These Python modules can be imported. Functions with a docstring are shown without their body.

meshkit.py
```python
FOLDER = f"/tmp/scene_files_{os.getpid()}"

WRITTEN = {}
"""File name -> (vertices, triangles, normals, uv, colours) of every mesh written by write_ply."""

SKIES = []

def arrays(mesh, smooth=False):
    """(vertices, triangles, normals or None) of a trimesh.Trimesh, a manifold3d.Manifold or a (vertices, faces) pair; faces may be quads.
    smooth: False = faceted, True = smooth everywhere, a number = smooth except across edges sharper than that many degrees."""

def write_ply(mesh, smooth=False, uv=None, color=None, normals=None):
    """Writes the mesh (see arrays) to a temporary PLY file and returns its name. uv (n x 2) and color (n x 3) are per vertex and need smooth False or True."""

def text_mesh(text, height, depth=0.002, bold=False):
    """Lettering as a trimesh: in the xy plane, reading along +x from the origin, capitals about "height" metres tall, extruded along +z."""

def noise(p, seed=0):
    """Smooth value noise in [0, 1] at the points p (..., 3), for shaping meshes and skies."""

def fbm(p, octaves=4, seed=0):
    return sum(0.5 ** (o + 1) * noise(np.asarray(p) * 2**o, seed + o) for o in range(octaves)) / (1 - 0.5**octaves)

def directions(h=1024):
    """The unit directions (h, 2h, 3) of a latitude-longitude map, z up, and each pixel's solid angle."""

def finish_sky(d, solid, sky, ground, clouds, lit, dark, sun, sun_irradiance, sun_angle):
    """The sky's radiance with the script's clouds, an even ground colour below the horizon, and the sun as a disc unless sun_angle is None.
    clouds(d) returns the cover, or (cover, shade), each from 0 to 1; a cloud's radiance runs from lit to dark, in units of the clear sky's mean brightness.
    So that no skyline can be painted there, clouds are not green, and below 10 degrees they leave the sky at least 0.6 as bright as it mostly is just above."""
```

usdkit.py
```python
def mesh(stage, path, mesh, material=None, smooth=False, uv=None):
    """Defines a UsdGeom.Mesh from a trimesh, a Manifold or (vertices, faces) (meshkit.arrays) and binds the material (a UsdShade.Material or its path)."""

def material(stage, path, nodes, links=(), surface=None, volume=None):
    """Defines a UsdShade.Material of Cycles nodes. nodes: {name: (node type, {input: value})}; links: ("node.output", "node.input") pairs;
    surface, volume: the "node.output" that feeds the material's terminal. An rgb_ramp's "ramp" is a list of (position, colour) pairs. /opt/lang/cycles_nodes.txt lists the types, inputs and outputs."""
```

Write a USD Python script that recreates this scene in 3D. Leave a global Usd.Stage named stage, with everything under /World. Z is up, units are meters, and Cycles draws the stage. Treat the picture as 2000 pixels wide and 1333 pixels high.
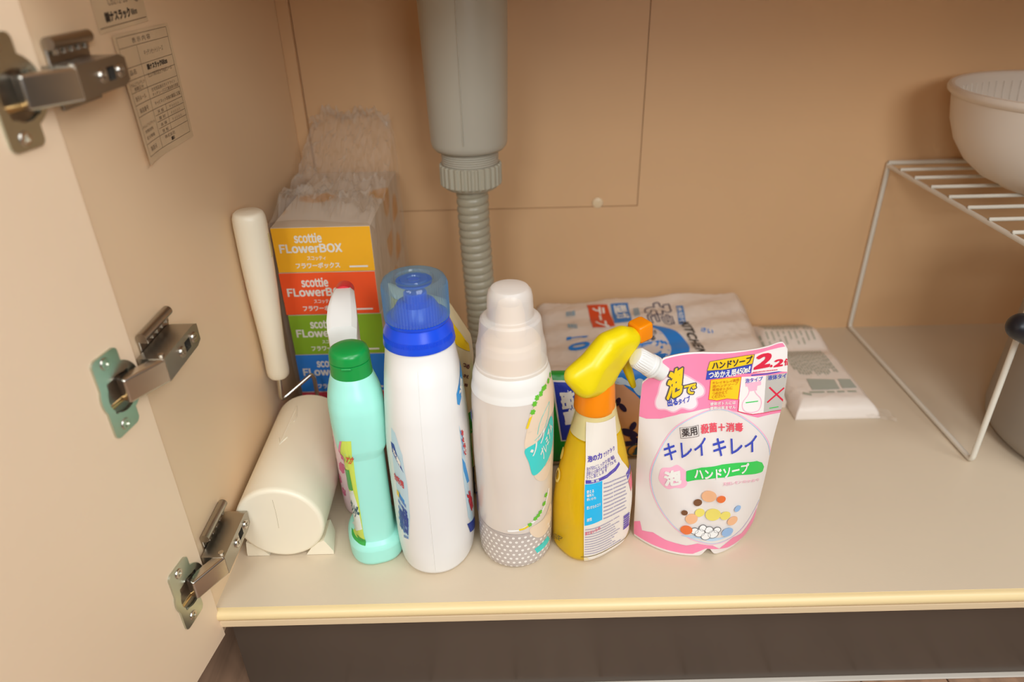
import glob, math
import numpy as np, trimesh, manifold3d as mf, usdkit, meshkit
from scipy.interpolate import PchipInterpolator
from shapely import affinity, union_all, box as sbox
from shapely.geometry import Polygon, LineString, Point
from pxr import Usd, UsdGeom, UsdLux, Gf, Sdf, UsdShade

stage = Usd.Stage.CreateInMemory()
UsdGeom.SetStageUpAxis(stage, 'Z'); UsdGeom.SetStageMetersPerUnit(stage, 1.0)
UsdGeom.Xform.Define(stage, '/World'); UsdGeom.Scope.Define(stage, '/World/Looks')

# ------------------------------------------------------------------ camera, light, exposure
def basis(eye, fwd, upish, roll=0.0):
    f = np.array(fwd, float); f /= np.linalg.norm(f)
    r = np.cross(f, upish); r /= np.linalg.norm(r); u = np.cross(r, f)
    a = math.radians(roll)
    R = math.cos(a) * r - math.sin(a) * u; U = math.cos(a) * u + math.sin(a) * r
    m = Gf.Matrix4d(1)
    for i, v in enumerate((R, U, -f)): m.SetRow(i, Gf.Vec4d(*map(float, v), 0))
    m.SetRow(3, Gf.Vec4d(*map(float, eye), 1)); return m

cam = UsdGeom.Camera.Define(stage, '/World/Camera')
PITCH = math.radians(29.2)
cam.AddTransformOp().Set(basis((0, -.3915, .46), (0, math.cos(PITCH), -math.sin(PITCH)), (0, 0, 1), 1.39))
cam.CreateHorizontalApertureAttr(36.0); cam.CreateVerticalApertureAttr(36.0 * 1333 / 2000)
cam.CreateFocalLengthAttr(36.0 * 1382 / 2000); cam.CreateFStopAttr(4.0); cam.CreateFocusDistanceAttr(.575)
cam.CreateClippingRangeAttr(Gf.Vec2f(.02, 100)); cam.CreateExposureAttr(0.0)

def area_light(name, eye, target, w, h, power, color):
    L = UsdLux.RectLight.Define(stage, '/World/' + name)
    L.AddTransformOp().Set(basis(eye, np.subtract(target, eye), (0, 0, 1)))
    L.CreateWidthAttr(w); L.CreateHeightAttr(h); L.CreateIntensityAttr(power); L.CreateColorAttr(Gf.Vec3f(*color))
area_light('WindowLight', (-.31, -.95, .90), (.1, .20, .12), .34, .34, 14.5, (.92, .98, 1.03))       # daylight from behind and left of the camera
area_light('AddedFrontFill', (.42, -1.05, .76), (.1, .20, .12), .45, .45, 12.5, (.93, .97, 1.0))            # added fill behind the camera that brightens door and walls; no known lamp
area_light('CeilingLamp', (.2, -1.2, 2.0), (.1, .2, .12), .8, .8, 4.5, (.94, .97, .98))              # the kitchen's ceiling lamp
area_light('AddedRightFill', (1.1, -.8, 1.6), (.1, .2, .12), .7, .7, 8.0, (.95, .97, .99))              # added light high at the right, fitted for brightness; no known lamp there
dome = UsdLux.DomeLight.Define(stage, '/World/RoomLight'); dome.CreateIntensityAttr(.018); dome.CreateColorAttr(Gf.Vec3f(1.0, .95, .88))

# ------------------------------------------------------------------ helpers
def lin(c):
    c = np.array(c[:3], float) / 255
    return tuple(np.where(c <= .04045, c / 12.92, ((c + .055) / 1.055) ** 2.4))

MATS = {}
def M(name, rgb=None, rough=.45, metal=0.0, bump=0.0, bscale=60.0, mottle=0.0, mscale=20.0, **kw):
    if name in MATS: return MATS[name]
    n = {'p': ('principled_bsdf', {'base_color': lin(rgb), 'roughness': rough, 'metallic': metal, **kw})}
    l = []
    if bump or mottle: n['g'] = ('texture_coordinate', {})
    if bump:
        n['n'] = ('noise_texture', {'scale': bscale, 'detail': 4.0}); n['b'] = ('bump', {'strength': bump, 'distance': .002})
        l += [('g.object', 'n.vector'), ('n.fac', 'b.height'), ('b.normal', 'p.normal')]
    if mottle:
        c = np.array(lin(rgb))
        n['m'] = ('noise_texture', {'scale': mscale, 'detail': 5.0})
        n['r'] = ('rgb_ramp', {'ramp': [(.3, tuple(c * (1 - mottle))), (.7, tuple(np.minimum(1, c * (1 + mottle))))]})
        l += [('g.object', 'm.vector'), ('m.fac', 'r.fac'), ('r.color', 'p.base_color')]
    MATS[name] = usdkit.material(stage, '/World/Looks/' + name, n, l, surface='p.BSDF')
    return MATS[name]

def film(name, rgb, clear=.7, rough=.15, bump=0.0, bscale=40, gloss=.5, tint=(255, 255, 255)):
    n = {'t': ('transparent_bsdf', {'color': lin(tint)}), 'p': ('principled_bsdf', {'base_color': lin(rgb), 'roughness': rough, 'specular_ior_level': gloss}),
         'x': ('mix_closure', {'fac': 1 - clear})}
    l = [('t.BSDF', 'x.closure1'), ('p.BSDF', 'x.closure2')]
    if bump:
        n['g'] = ('texture_coordinate', {}); n['n'] = ('noise_texture', {'scale': bscale, 'detail': 3.0}); n['b'] = ('bump', {'strength': bump, 'distance': .004})
        l += [('g.object', 'n.vector'), ('n.fac', 'b.height'), ('b.normal', 'p.normal')]
    MATS[name] = usdkit.material(stage, '/World/Looks/' + name, n, l, surface='x.closure')
    return MATS[name]

USED = {}
def numbered(path):
    k = USED.get(path, 0); USED[path] = k + 1
    return path if k == 0 else f'{path}_{k:03d}'
class Thing:
    def __init__(s, path, origin): s.path, s.o = path, np.array(origin, float)
def tagp(p, label=None, cat=None, group=None, kind=None):
    for k, v in (('label', label), ('category', cat), ('group', group), ('kind', kind)):
        if v: p.SetCustomDataByKey(k, v)
def thing(name, label, cat, loc=(0, 0, 0), group=None, kind=None):
    path = numbered('/World/' + name)
    x = UsdGeom.Xform.Define(stage, path); x.AddTranslateOp().Set(Gf.Vec3d(*map(float, loc)))
    tagp(x.GetPrim(), label, cat, group, kind)
    return Thing(path, loc)
def sub(parent, name, label=None):
    path = numbered(parent.path + '/' + name)
    p = UsdGeom.Xform.Define(stage, path).GetPrim(); tagp(p, label)
    return Thing(path, parent.o)
def part(parent, name, mesh, mat, smooth=30, label=None):
    """a Mesh under parent; mesh is given in world coordinates"""
    if isinstance(mesh, mf.Manifold):
        m_ = mesh.to_mesh(); mesh = trimesh.Trimesh(np.array(m_.vert_properties[:, :3]), np.array(m_.tri_verts), process=False)
    if isinstance(mesh, list): mesh = trimesh.util.concatenate(mesh)
    v = np.array(mesh.vertices) - parent.o
    path = numbered(parent.path + '/' + name)
    p = usdkit.mesh(stage, path, trimesh.Trimesh(v, mesh.faces, process=False), mat, smooth).GetPrim(); tagp(p, label)
    return Thing(path, parent.o)
def solo(name, mesh, mat, label, cat, kind=None, group=None, smooth=30):
    path = numbered('/World/' + name)
    p = usdkit.mesh(stage, path, mesh, mat, smooth).GetPrim(); tagp(p, label, cat, group, kind); return p

def bx(x0, x1, y0, y1, z0, z1):
    m = trimesh.creation.box((x1 - x0, y1 - y0, z1 - z0)); m.apply_translation(((x0 + x1) / 2, (y0 + y1) / 2, (z0 + z1) / 2)); return m
def rbx(x0, x1, y0, y1, z0, z1, r=.001, seg=8):
    s = mf.Manifold.sphere(r, seg)
    return man2tri(mf.Manifold.batch_hull([s.translate((x, y, z)) for x in (x0 + r, x1 - r) for y in (y0 + r, y1 - r) for z in (z0 + r, z1 - r)]))
def man2tri(m):
    k = m.to_mesh(); return trimesh.Trimesh(np.array(k.vert_properties[:, :3]), np.array(k.tri_verts), process=False)
def frame(origin, X, Y, Z):
    m = np.eye(4); m[:3, 0], m[:3, 1], m[:3, 2], m[:3, 3] = X, Y, Z, origin; return m
def put(mesh, origin, X, Y, Z): mesh = mesh.copy(); mesh.apply_transform(frame(origin, X, Y, Z)); return mesh
def extr(poly, h):
    gs = getattr(poly, 'geoms', [poly])
    return trimesh.util.concatenate([trimesh.creation.extrude_polygon(g, h, engine='earcut') for g in gs if g.area > 1e-10])
def rings(rs, cap0=True, cap1=True):
    """rs: list of equal-length closed rings"""
    n = len(rs[0]); V = [np.asarray(r, float) for r in rs]; F = []
    for i in range(len(rs) - 1):
        a = i * n + np.arange(n); b = i * n + (np.arange(n) + 1) % n
        F += [np.stack([a, b, b + n], 1), np.stack([a, b + n, a + n], 1)]
    base = len(rs) * n; extra = []
    for flag, i in ((cap0, 0), (cap1, len(rs) - 1)):
        if flag:
            a = i * n + np.arange(n); b = i * n + (np.arange(n) + 1) % n; c = np.full(n, base + len(extra))
            F.append(np.stack([c, b, a] if i == 0 else [c, a, b], 1)); extra.append(V[i].mean(0))
    return trimesh.Trimesh(np.vstack(V + ([np.array(extra)] if extra else [])), np.vstack(F), process=False)
def lathe(prof, c=(0, 0, 0), n=72, rad=None):
    """prof: (r, z) from the bottom outside, up and back inside; rad(theta, r, z) may change radii"""
    t = np.arange(n) * 2 * math.pi / n; out = []
    for r, z in prof:
        rr = np.full(n, max(r, 1e-5)) if rad is None else rad(t, r, z)
        out.append(np.stack([c[0] + rr * np.cos(t), c[1] + rr * np.sin(t), np.full(n, c[2] + z)], 1))
    return rings(out)
def tube(pts, r, n=12, fillet=0.0):
    p = np.array(pts, float)
    if fillet:
        q = [p[0]]
        for a, b, c in zip(p[:-2], p[1:-1], p[2:]):
            f = min(fillet, .45 * np.linalg.norm(a - b), .45 * np.linalg.norm(c - b))
            s, e = b + (a - b) / np.linalg.norm(a - b) * f, b + (c - b) / np.linalg.norm(c - b) * f
            q += [(1 - t) ** 2 * s + 2 * t * (1 - t) * b + t * t * e for t in np.linspace(0, 1, 7)]
        p = np.array(q + [p[-1]])
    r = np.broadcast_to(r, len(p)); T = np.gradient(p, axis=0); T /= np.linalg.norm(T, axis=1, keepdims=True)
    a = np.cross(T[0], (0, 0, 1.0)); a = np.array((1., 0, 0)) if np.linalg.norm(a) < 1e-3 else a / np.linalg.norm(a)
    out, ang = [], np.arange(n) * 2 * math.pi / n
    for i in range(len(p)):
        a = a - T[i] * (a @ T[i]); a /= np.linalg.norm(a); b = np.cross(T[i], a)
        out.append(p[i] + r[i] * (np.cos(ang)[:, None] * a + np.sin(ang)[:, None] * b))
    return rings(out)
def blob(spheres, smooth=12, size=.0025, groups=None):
    """one smooth body from hulls of spheres; groups lists which spheres are hulled together"""
    S = [mf.Manifold.sphere(r, 24).translate((x, y, z)) for x, y, z, r in spheres]
    hulls = [mf.Manifold.batch_hull([S[i] for i in g]) for g in (groups or [range(len(S))])]
    m = hulls[0]
    for h in hulls[1:]: m = m + h
    t = man2tri(m.refine_to_length(size))
    t.merge_vertices(); trimesh.smoothing.filter_taubin(t, iterations=smooth); return t

# <shared>
import numpy as np, math
from scipy.interpolate import PchipInterpolator
class Loft:
    """a bottle body: rows of (z, half width, half depth, superellipse power) about (cx, cy), turned by rot"""
    def __init__(s, cx, cy, rows, rot=0.0, drift=None):
        s.cx, s.cy, s.rot = cx, cy, math.radians(rot)
        rows = np.array(rows, float); s.z = rows[:, 0]
        s.a, s.b, s.n = (PchipInterpolator(s.z, rows[:, k]) for k in (1, 2, 3))
    def P(s, th, z, off=0.0):
        zc = np.clip(z, s.z[0], s.z[-1]); a, b, n = s.a(zc) + off, s.b(zc) + off, s.n(zc)
        c, d = np.cos(th), np.sin(th)
        x, y = a * np.sign(c) * np.abs(c) ** (2 / n), b * np.sign(d) * np.abs(d) ** (2 / n)
        C, S = math.cos(s.rot), math.sin(s.rot)
        return np.stack([s.cx + C * x - S * y, s.cy + S * x + C * y, np.broadcast_to(z, np.shape(x))], -1)
    def inside(s, p):
        x, y = p[..., 0] - s.cx, p[..., 1] - s.cy; C, S = math.cos(s.rot), math.sin(s.rot)
        u, v, z = C * x + S * y, -S * x + C * y, p[..., 2]
        zc = np.clip(z, s.z[0], s.z[-1]); n = s.n(zc)
        u, v = u / s.a(zc), v / s.b(zc)
        th = np.arctan2(np.sign(v) * np.abs(v) ** (n / 2), np.sign(u) * np.abs(u) ** (n / 2))
        return (np.abs(u) ** n + np.abs(v) ** n < 1) & (z >= s.z[0]) & (z <= s.z[-1]), th, z
    def grid(s, nz=60, nt=96, off=0.0, z0=None, z1=None):
        z0 = s.z[0] if z0 is None else z0; z1 = s.z[-1] if z1 is None else z1
        zs = np.unique(np.concatenate([s.z[(s.z >= z0) & (s.z <= z1)], np.linspace(z0, z1, nz)]))
        th = np.arange(nt) * 2 * math.pi / nt
        return [s.P(th, np.full(nt, z), off) for z in zs]
white_body = Loft(-.0695, .0745, [(0, .025, .038, 2.2), (.0012, .0285, .0415, 2.2), (.006, .0318, .0448, 2.2), (.03, .0332, .046, 2.3), (.11, .0334, .046, 2.3), (.15, .0314, .0425, 2.2), (.179, .0289, .0345, 2.1), (.198, .0264, .0268, 2), (.208, .0252, .0252, 2)])
mint_body = Loft(-.1235, .0715, [(0, .019, .0245, 2.6), (.0012, .0215, .027, 2.6), (.005, .0232, .029, 2.6), (.017, .0234, .0292, 2.6), (.0215, .0215, .0275, 2.6), (.0255, .0172, .0248, 2.9), (.034, .0163, .0243, 3.6), (.1100, .0164, .0244, 3.8), (.1108, .0166, .0245, 3.7), (.1185, .0201, .0258, 3.3), (.1195, .0203, .0259, 3.2), (.130, .0210, .0261, 3), (.140, .0215, .0262, 2.8), (.152, .0215, .0258, 2.5), (.162, .0204, .0235, 2.2), (.172, .0178, .0190, 2), (.178, .0158, .0160, 2), (.1795, .0150, .0150, 2)], rot=14)
soft_body = Loft(-.0008, .066, [(0, .025, .025, 2), (.0012, .0282, .0282, 2), (.006, .0304, .0304, 2), (.03, .0312, .0312, 2), (.075, .0316, .0316, 2), (.108, .0324, .0324, 2), (.15, .0320, .0320, 2), (.166, .0312, .0312, 2), (.170, .0306, .0306, 2), (.173, .0300, .0300, 2), (.179, .0294, .0294, 2), (.187, .0268, .0268, 2)])
yellow_body = Loft(.0655, .0715, [(0, .0285, .020, 2.6), (.0012, .0315, .0235, 2.7), (.006, .0342, .0258, 2.8), (.04, .0345, .026, 2.9), (.07, .0318, .0242, 2.9), (.096, .0270, .0212, 2.7), (.115, .0225, .0190, 2.4), (.130, .0188, .0174, 2.1), (.143, .0160, .0160, 2)], rot=35)
spray_body = Loft(-.1390, .128, [(0, .022, .018, 2.4), (.004, .026, .022, 2.4), (.02, .0265, .0225, 2.5), (.08, .0260, .022, 2.5), (.115, .021, .019, 2.2), (.135, .0145, .0145, 2), (.15, .0125, .0125, 2)], rot=80)
PX0, PX1 = PchipInterpolator([0, .013, .04, .085, .136, .163, .21], [.1040, .1031, .1024, .1012, .0998, .1004, .1040]), PchipInterpolator([0, .010, .024, .086, .137, .165, .186, .21], [.1985, .2025, .2062, .2081, .2102, .2100, .2075, .204])
PTOP = PchipInterpolator([0, .05, .13, .32, .5, .68, .86, .96, 1], [.1615, .1680, .1839, .1861, .1873, .1900, .1934, .1962, .1900])
def pouch_front(x, z):
    """depth (y) of the pouch's front sheet at (x, z)"""
    x, z = np.asarray(x, float), np.asarray(z, float)
    zc = np.clip(z, 0, .21); l, r = PX0(zc), PX1(zc)
    w = np.clip(2 * (x - l) / (r - l) - 1, -1, 1)
    s = np.interp(z, [0, .03, .08, .13, .165, .19], [1.0, 1.02, .85, .52, .22, .05])
    wave = .0022 * np.sin(x * 95 + 1.0) * np.clip((z - .13) / .07, 0, 1) + .0011 * np.sin(x * 150 + z * 70) * np.clip((.12 - np.abs(z - .1)) / .1, 0, 1)
    return .0715 - .0255 * s * (1 - np.abs(w) ** 2.2) + wave - .05 * np.clip(w, 0, 1) * .12
def bag_top(x, y):
    """height (z) of the big white packet's upper film"""
    x, y = np.asarray(x, float), np.asarray(y, float)
    u, v = np.clip((x - .026) / .279, 0, 1), np.clip((y - .262) / .176, 0, 1)
    e = np.clip(np.minimum(np.minimum(u, 1 - u) / .07, v / .14), 0, 1)
    return .006 + .024 * np.sin(e * math.pi / 2) ** .8 + (.019 + .013 * u) * v + .0016 * np.sin(x * 70 + y * 40) + .0012 * np.sin(y * 160 - x * 30)
# </shared>

FONT = {}
def text2d(s, bold=0):
    """outlines of a string as a shapely shape in a unit box (0..1, 0..1)"""
    if (s, bold) not in FONT:
        from PIL import Image, ImageDraw, ImageFont
        f = glob.glob('/opt/blender-*/*/datafiles/fonts/Noto Sans CJK*') or glob.glob('/opt/blender-*/*/datafiles/fonts/Inter.woff2')
        font = ImageFont.truetype(f[0], 80)
        x0, y0, x1, y1 = font.getbbox(s, anchor='ls', stroke_width=bold)
        im = Image.new('L', (x1 - x0 + 8, y1 - y0 + 8)); ImageDraw.Draw(im).text((4 - x0, 4 - y0), s, 255, font, anchor='ls', stroke_width=bold)
        on = np.pad(np.asarray(im) > 127, ((0, 0), (1, 1))).astype(np.int8)
        r, st = np.nonzero(np.diff(on, axis=1) == 1); en = np.nonzero(np.diff(on, axis=1) == -1)[1]
        g = union_all(sbox(st, -r - 1, en, -r)).buffer(.6).buffer(-.6).simplify(.9)
        a, b, c, d = g.bounds
        FONT[(s, bold)] = affinity.affine_transform(g, [1 / (c - a), 0, 0, 1 / (d - b), -a / (c - a), -b / (d - b)])
    return FONT[(s, bold)]
def T(s, p, bold=2):
    """text fitted to p = (lower left, lower right, upper left) of the lettering"""
    (ax, ay), (bx_, by), (cx, cy) = p[:3]
    return affinity.affine_transform(text2d(s, bold), [bx_ - ax, cx - ax, by - ay, cy - ay, ax, ay])
def P(pts): 
    g = Polygon(pts); return g if g.is_valid else g.buffer(0)
def spline(pts, n=60, closed=True):
    p = np.array(pts, float); p = np.vstack([p, p[:1]]) if closed else p
    from scipy.interpolate import CubicSpline
    t = np.r_[0, np.cumsum(np.linalg.norm(np.diff(p, axis=0), axis=1))]
    return CubicSpline(t, p, bc_type='periodic' if closed else 'natural')(np.linspace(0, t[-1], n))
def SP(pts, n=60): return P(spline(pts, n))
def LN(pts, w): return LineString(pts).buffer(w / 2, cap_style='flat', quad_segs=3)
def quad(q, u0, v0, u1, v1):
    """a rectangle in the fractions of a four-cornered field q (lower left, lower right, upper right, upper left)"""
    q = np.array(q, float); f = lambda u, v: (1 - u) * (1 - v) * q[0] + u * (1 - v) * q[1] + u * v * q[2] + (1 - u) * v * q[3]
    return P([f(u0, v0), f(u1, v0), f(u1, v1), f(u0, v1)])
def qT(s, q, u0, v0, u1, v1, bold=1):
    q = np.array(q, float); f = lambda u, v: (1 - u) * (1 - v) * q[0] + u * (1 - v) * q[1] + u * v * q[2] + (1 - u) * v * q[3]
    return T(s, [f(u0, v0), f(u1, v0), f(u0, v1)], bold)
def small_print(q, rows, seed, u0=0., v0=0., u1=1., v1=1., ink=.5, dash=.05):
    """rows of print too small to read: dashes of uneven length"""
    g = np.random.default_rng(seed); out = []
    for i in range(rows):
        v = v0 + (v1 - v0) * (i + .25) / rows; h = (v1 - v0) / rows * ink; u = u0; end = u1 - g.random() * .25 * (u1 - u0)
        while u < end:
            w = dash * (.5 + g.random()); out.append(quad(q, u, v, min(u + w, u1), v + h)); u += w + dash * .28
    return out
def sheet(shapes, surf, off, edge=.004):
    """shapes (in a surface's own coordinates) as a thin print lying on surf(uv, off)"""
    g = union_all([s for s in (shapes if isinstance(shapes, (list, tuple)) else [shapes])]).buffer(0)
    out = []
    for p in getattr(g, 'geoms', [g]):
        if p.geom_type != 'Polygon' or p.area < 1e-9: continue
        p = p.segmentize(edge)
        try: v, f = trimesh.creation.triangulate_polygon(p, engine='earcut')
        except Exception: continue
        v = np.c_[v, np.zeros(len(v))]
        if max(p.bounds[2] - p.bounds[0], p.bounds[3] - p.bounds[1]) > edge * 1.5: v, f = trimesh.remesh.subdivide_to_size(v, f, edge * 1.6, max_iter=14)
        out.append(trimesh.Trimesh(surf(np.array(v)[:, :2], off), f, process=False))
    return trimesh.util.concatenate(out)
def prints(parent, surf, layers, edge=.004, step=.00009, first=.00018):
    """layers: (name, material, shapes[, label]); each lies a little above the one before"""
    for k, (name, mat, shapes, *lab) in enumerate(layers):
        g = union_all(list(shapes)).buffer(0)
        near = g.buffer(.0092); groups = [g.intersection(c) for c in getattr(near, 'geoms', [near])]   # prints that lie apart are parts of their own
        for c in groups: part(parent, name, sheet([c], surf, first + step * k, edge), mat, True, lab[0] if lab else None)
def on_loft(L, R):
    return lambda uv, off: L.P(uv[:, 0] / R, uv[:, 1], off)

# ------------------------------------------------------------------ the setting: kitchen floor
WOOD = []
for i, rgb in enumerate([(176, 140, 112), (164, 127, 100), (186, 151, 122), (154, 118, 92)]):
    n = {'g': ('texture_coordinate', {}), 'm': ('mapping', {'scale': (60, 3.0, 60)}), 'n': ('noise_texture', {'scale': 1.0, 'detail': 6.0, 'distortion': .6}),
         'r': ('rgb_ramp', {'ramp': [(.3, tuple(np.array(lin(rgb)) * .62)), (.55, lin(rgb)), (.75, tuple(np.array(lin(rgb)) * 1.15))]}), 'p': ('principled_bsdf', {'roughness': .42})}
    WOOD.append(usdkit.material(stage, f'/World/Looks/oak_plank_{i}', n, [('g.object', 'm.vector'), ('m.vector', 'n.vector'), ('n.fac', 'r.fac'), ('r.color', 'p.base_color')], surface='p.BSDF'))
ZF = -.1195
floor = thing('floor', 'brown wood plank kitchen floor below the cabinet', 'floor', (0, 0, ZF), kind='structure')
rng = np.random.default_rng(5)
for i in range(22):
    x0 = -.62 + i * .077
    cuts = [-1.9, -1.15 + .35 * (i % 3), -.42 + .16 * (i % 2) + .09 * (i % 3), .5]
    if i == 4: cuts = [-1.9, -.9, -.035, .5]
    for a, b in zip(cuts[:-1], cuts[1:]):
        part(floor, 'plank', rbx(x0 + .0006, x0 + .0764, a + .0006, b - .0006, ZF - .012, ZF + rng.uniform(-.0002, .0002), .0012, 6), WOOD[rng.integers(4)], 30)
part(floor, 'subfloor', bx(-.62, 1.08, -1.9, .5, ZF - .03, ZF - .0105), M('subfloor_grey', (70, 58, 48), .8), False)

# ------------------------------------------------------------------ the sink cabinet
LAM = M('beige_laminate', (215, 197, 171), .40, mottle=.02, mscale=6.0, bump=.03, bscale=500.0)
LAMW = M('beige_wall_laminate', (242, 212, 174), .42, mottle=.02, mscale=5.0)
LAMB = M('tan_back_laminate', (222, 180, 134), .42, mottle=.02, mscale=5.0)
DOORM = M('beige_door_laminate', (246, 219, 186), .42, mottle=.015, mscale=5.0)
EDGE = M('cream_edge_band', (240, 214, 160), .38)
EDGE2 = M('beige_edge_foot', (228, 203, 164), .45)
KICK = M('dark_brown_kick_board', (82, 69, 58), .30, mottle=.05, mscale=9)
STEEL = M('nickel_steel', (205, 196, 184), .24, 1.0)
STEELD = M('brushed_steel', (176, 168, 156), .34, 1.0)
STEELG = M('zinc_steel', (196, 202, 190), .30, 1.0)
BRASS = M('brass_barrel', (205, 172, 118), .28, 1.0)
DARK = M('dark_recess', (30, 26, 23), .6)
XL, XR, YB, ZT = -.2435, .96, .447, .492
cab = thing('sink_cabinet', 'beige kitchen sink cabinet, its door swung open at the left', 'cabinet', (0, 0, 0))
part(cab, 'bottom_board', bx(XL, XR, .0035, YB, -.018, 0), LAM, False)
# rounded front edge band: a roll above and a flat foot below it
roll = [(.004, -.0002)] + [(.0015 - .0048 * math.sin(t), -.0054 + .0052 * math.cos(t)) for t in np.linspace(0, math.pi, 14)] + [(.004, -.0108)]
eb = extr(P(roll), XR - XL); part(cab, 'edge_band', put(eb, (XL, 0, 0), (0, 1, 0), (0, 0, 1), (1, 0, 0)), EDGE, 40, 'cream rounded edge band')
part(cab, 'edge_foot', rbx(XL, XR, -.0010, .004, -.0181, -.0112, .0007), EDGE2, 30)
part(cab, 'side_panel', bx(XL - .018, XL, .0, YB + .01, -.03, ZT), LAMW, False)
part(cab, 'side_panel', bx(XR, XR + .018, .0, YB + .01, -.03, ZT), LAMW, False)
part(cab, 'top_panel', bx(XL - .018, XR + .018, -.02, YB + .01, ZT, ZT + .02), LAMW, False)
# back: an L-shaped panel round a removable access panel, a fine open joint between them
gap = .0007
whole, acc = sbox(XL, 0, XR, ZT), sbox(-.2290, .178, .1576, ZT)
part(cab, 'back_panel', put(extr(whole.difference(acc.buffer(gap, join_style='mitre')), .009), (0, YB + .009, 0), (1, 0, 0), (0, 0, 1), (0, -1, 0)), LAMB, False)
part(cab, 'access_panel', put(extr(sbox(-.2290, .178, .1576, ZT - .001), .0085), (0, YB + .0092, 0), (1, 0, 0), (0, 0, 1), (0, -1, 0)), LAMB, False)
part(cab, 'back_board', bx(XL, XR, YB + .0093, YB + .013, 0, ZT), M('brown_board', (120, 92, 66), .8), False)
part(cab, 'corner_strip', rbx(XL, -.2300, YB - .004, YB + .001, .001, ZT, .0008), LAMB, 30)
capm = lathe([(0, 0), (.0068, 0), (.0068, .0008), (.006, .0018), (.0035, .0026), (0, .0028)], n=32)
part(cab, 'screw_cap', put(capm, (.1089, YB, .1828), (1, 0, 0), (0, 0, 1), (0, -1, 0)), M('cream_cap', (232, 206, 166), .35), 30)
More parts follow.
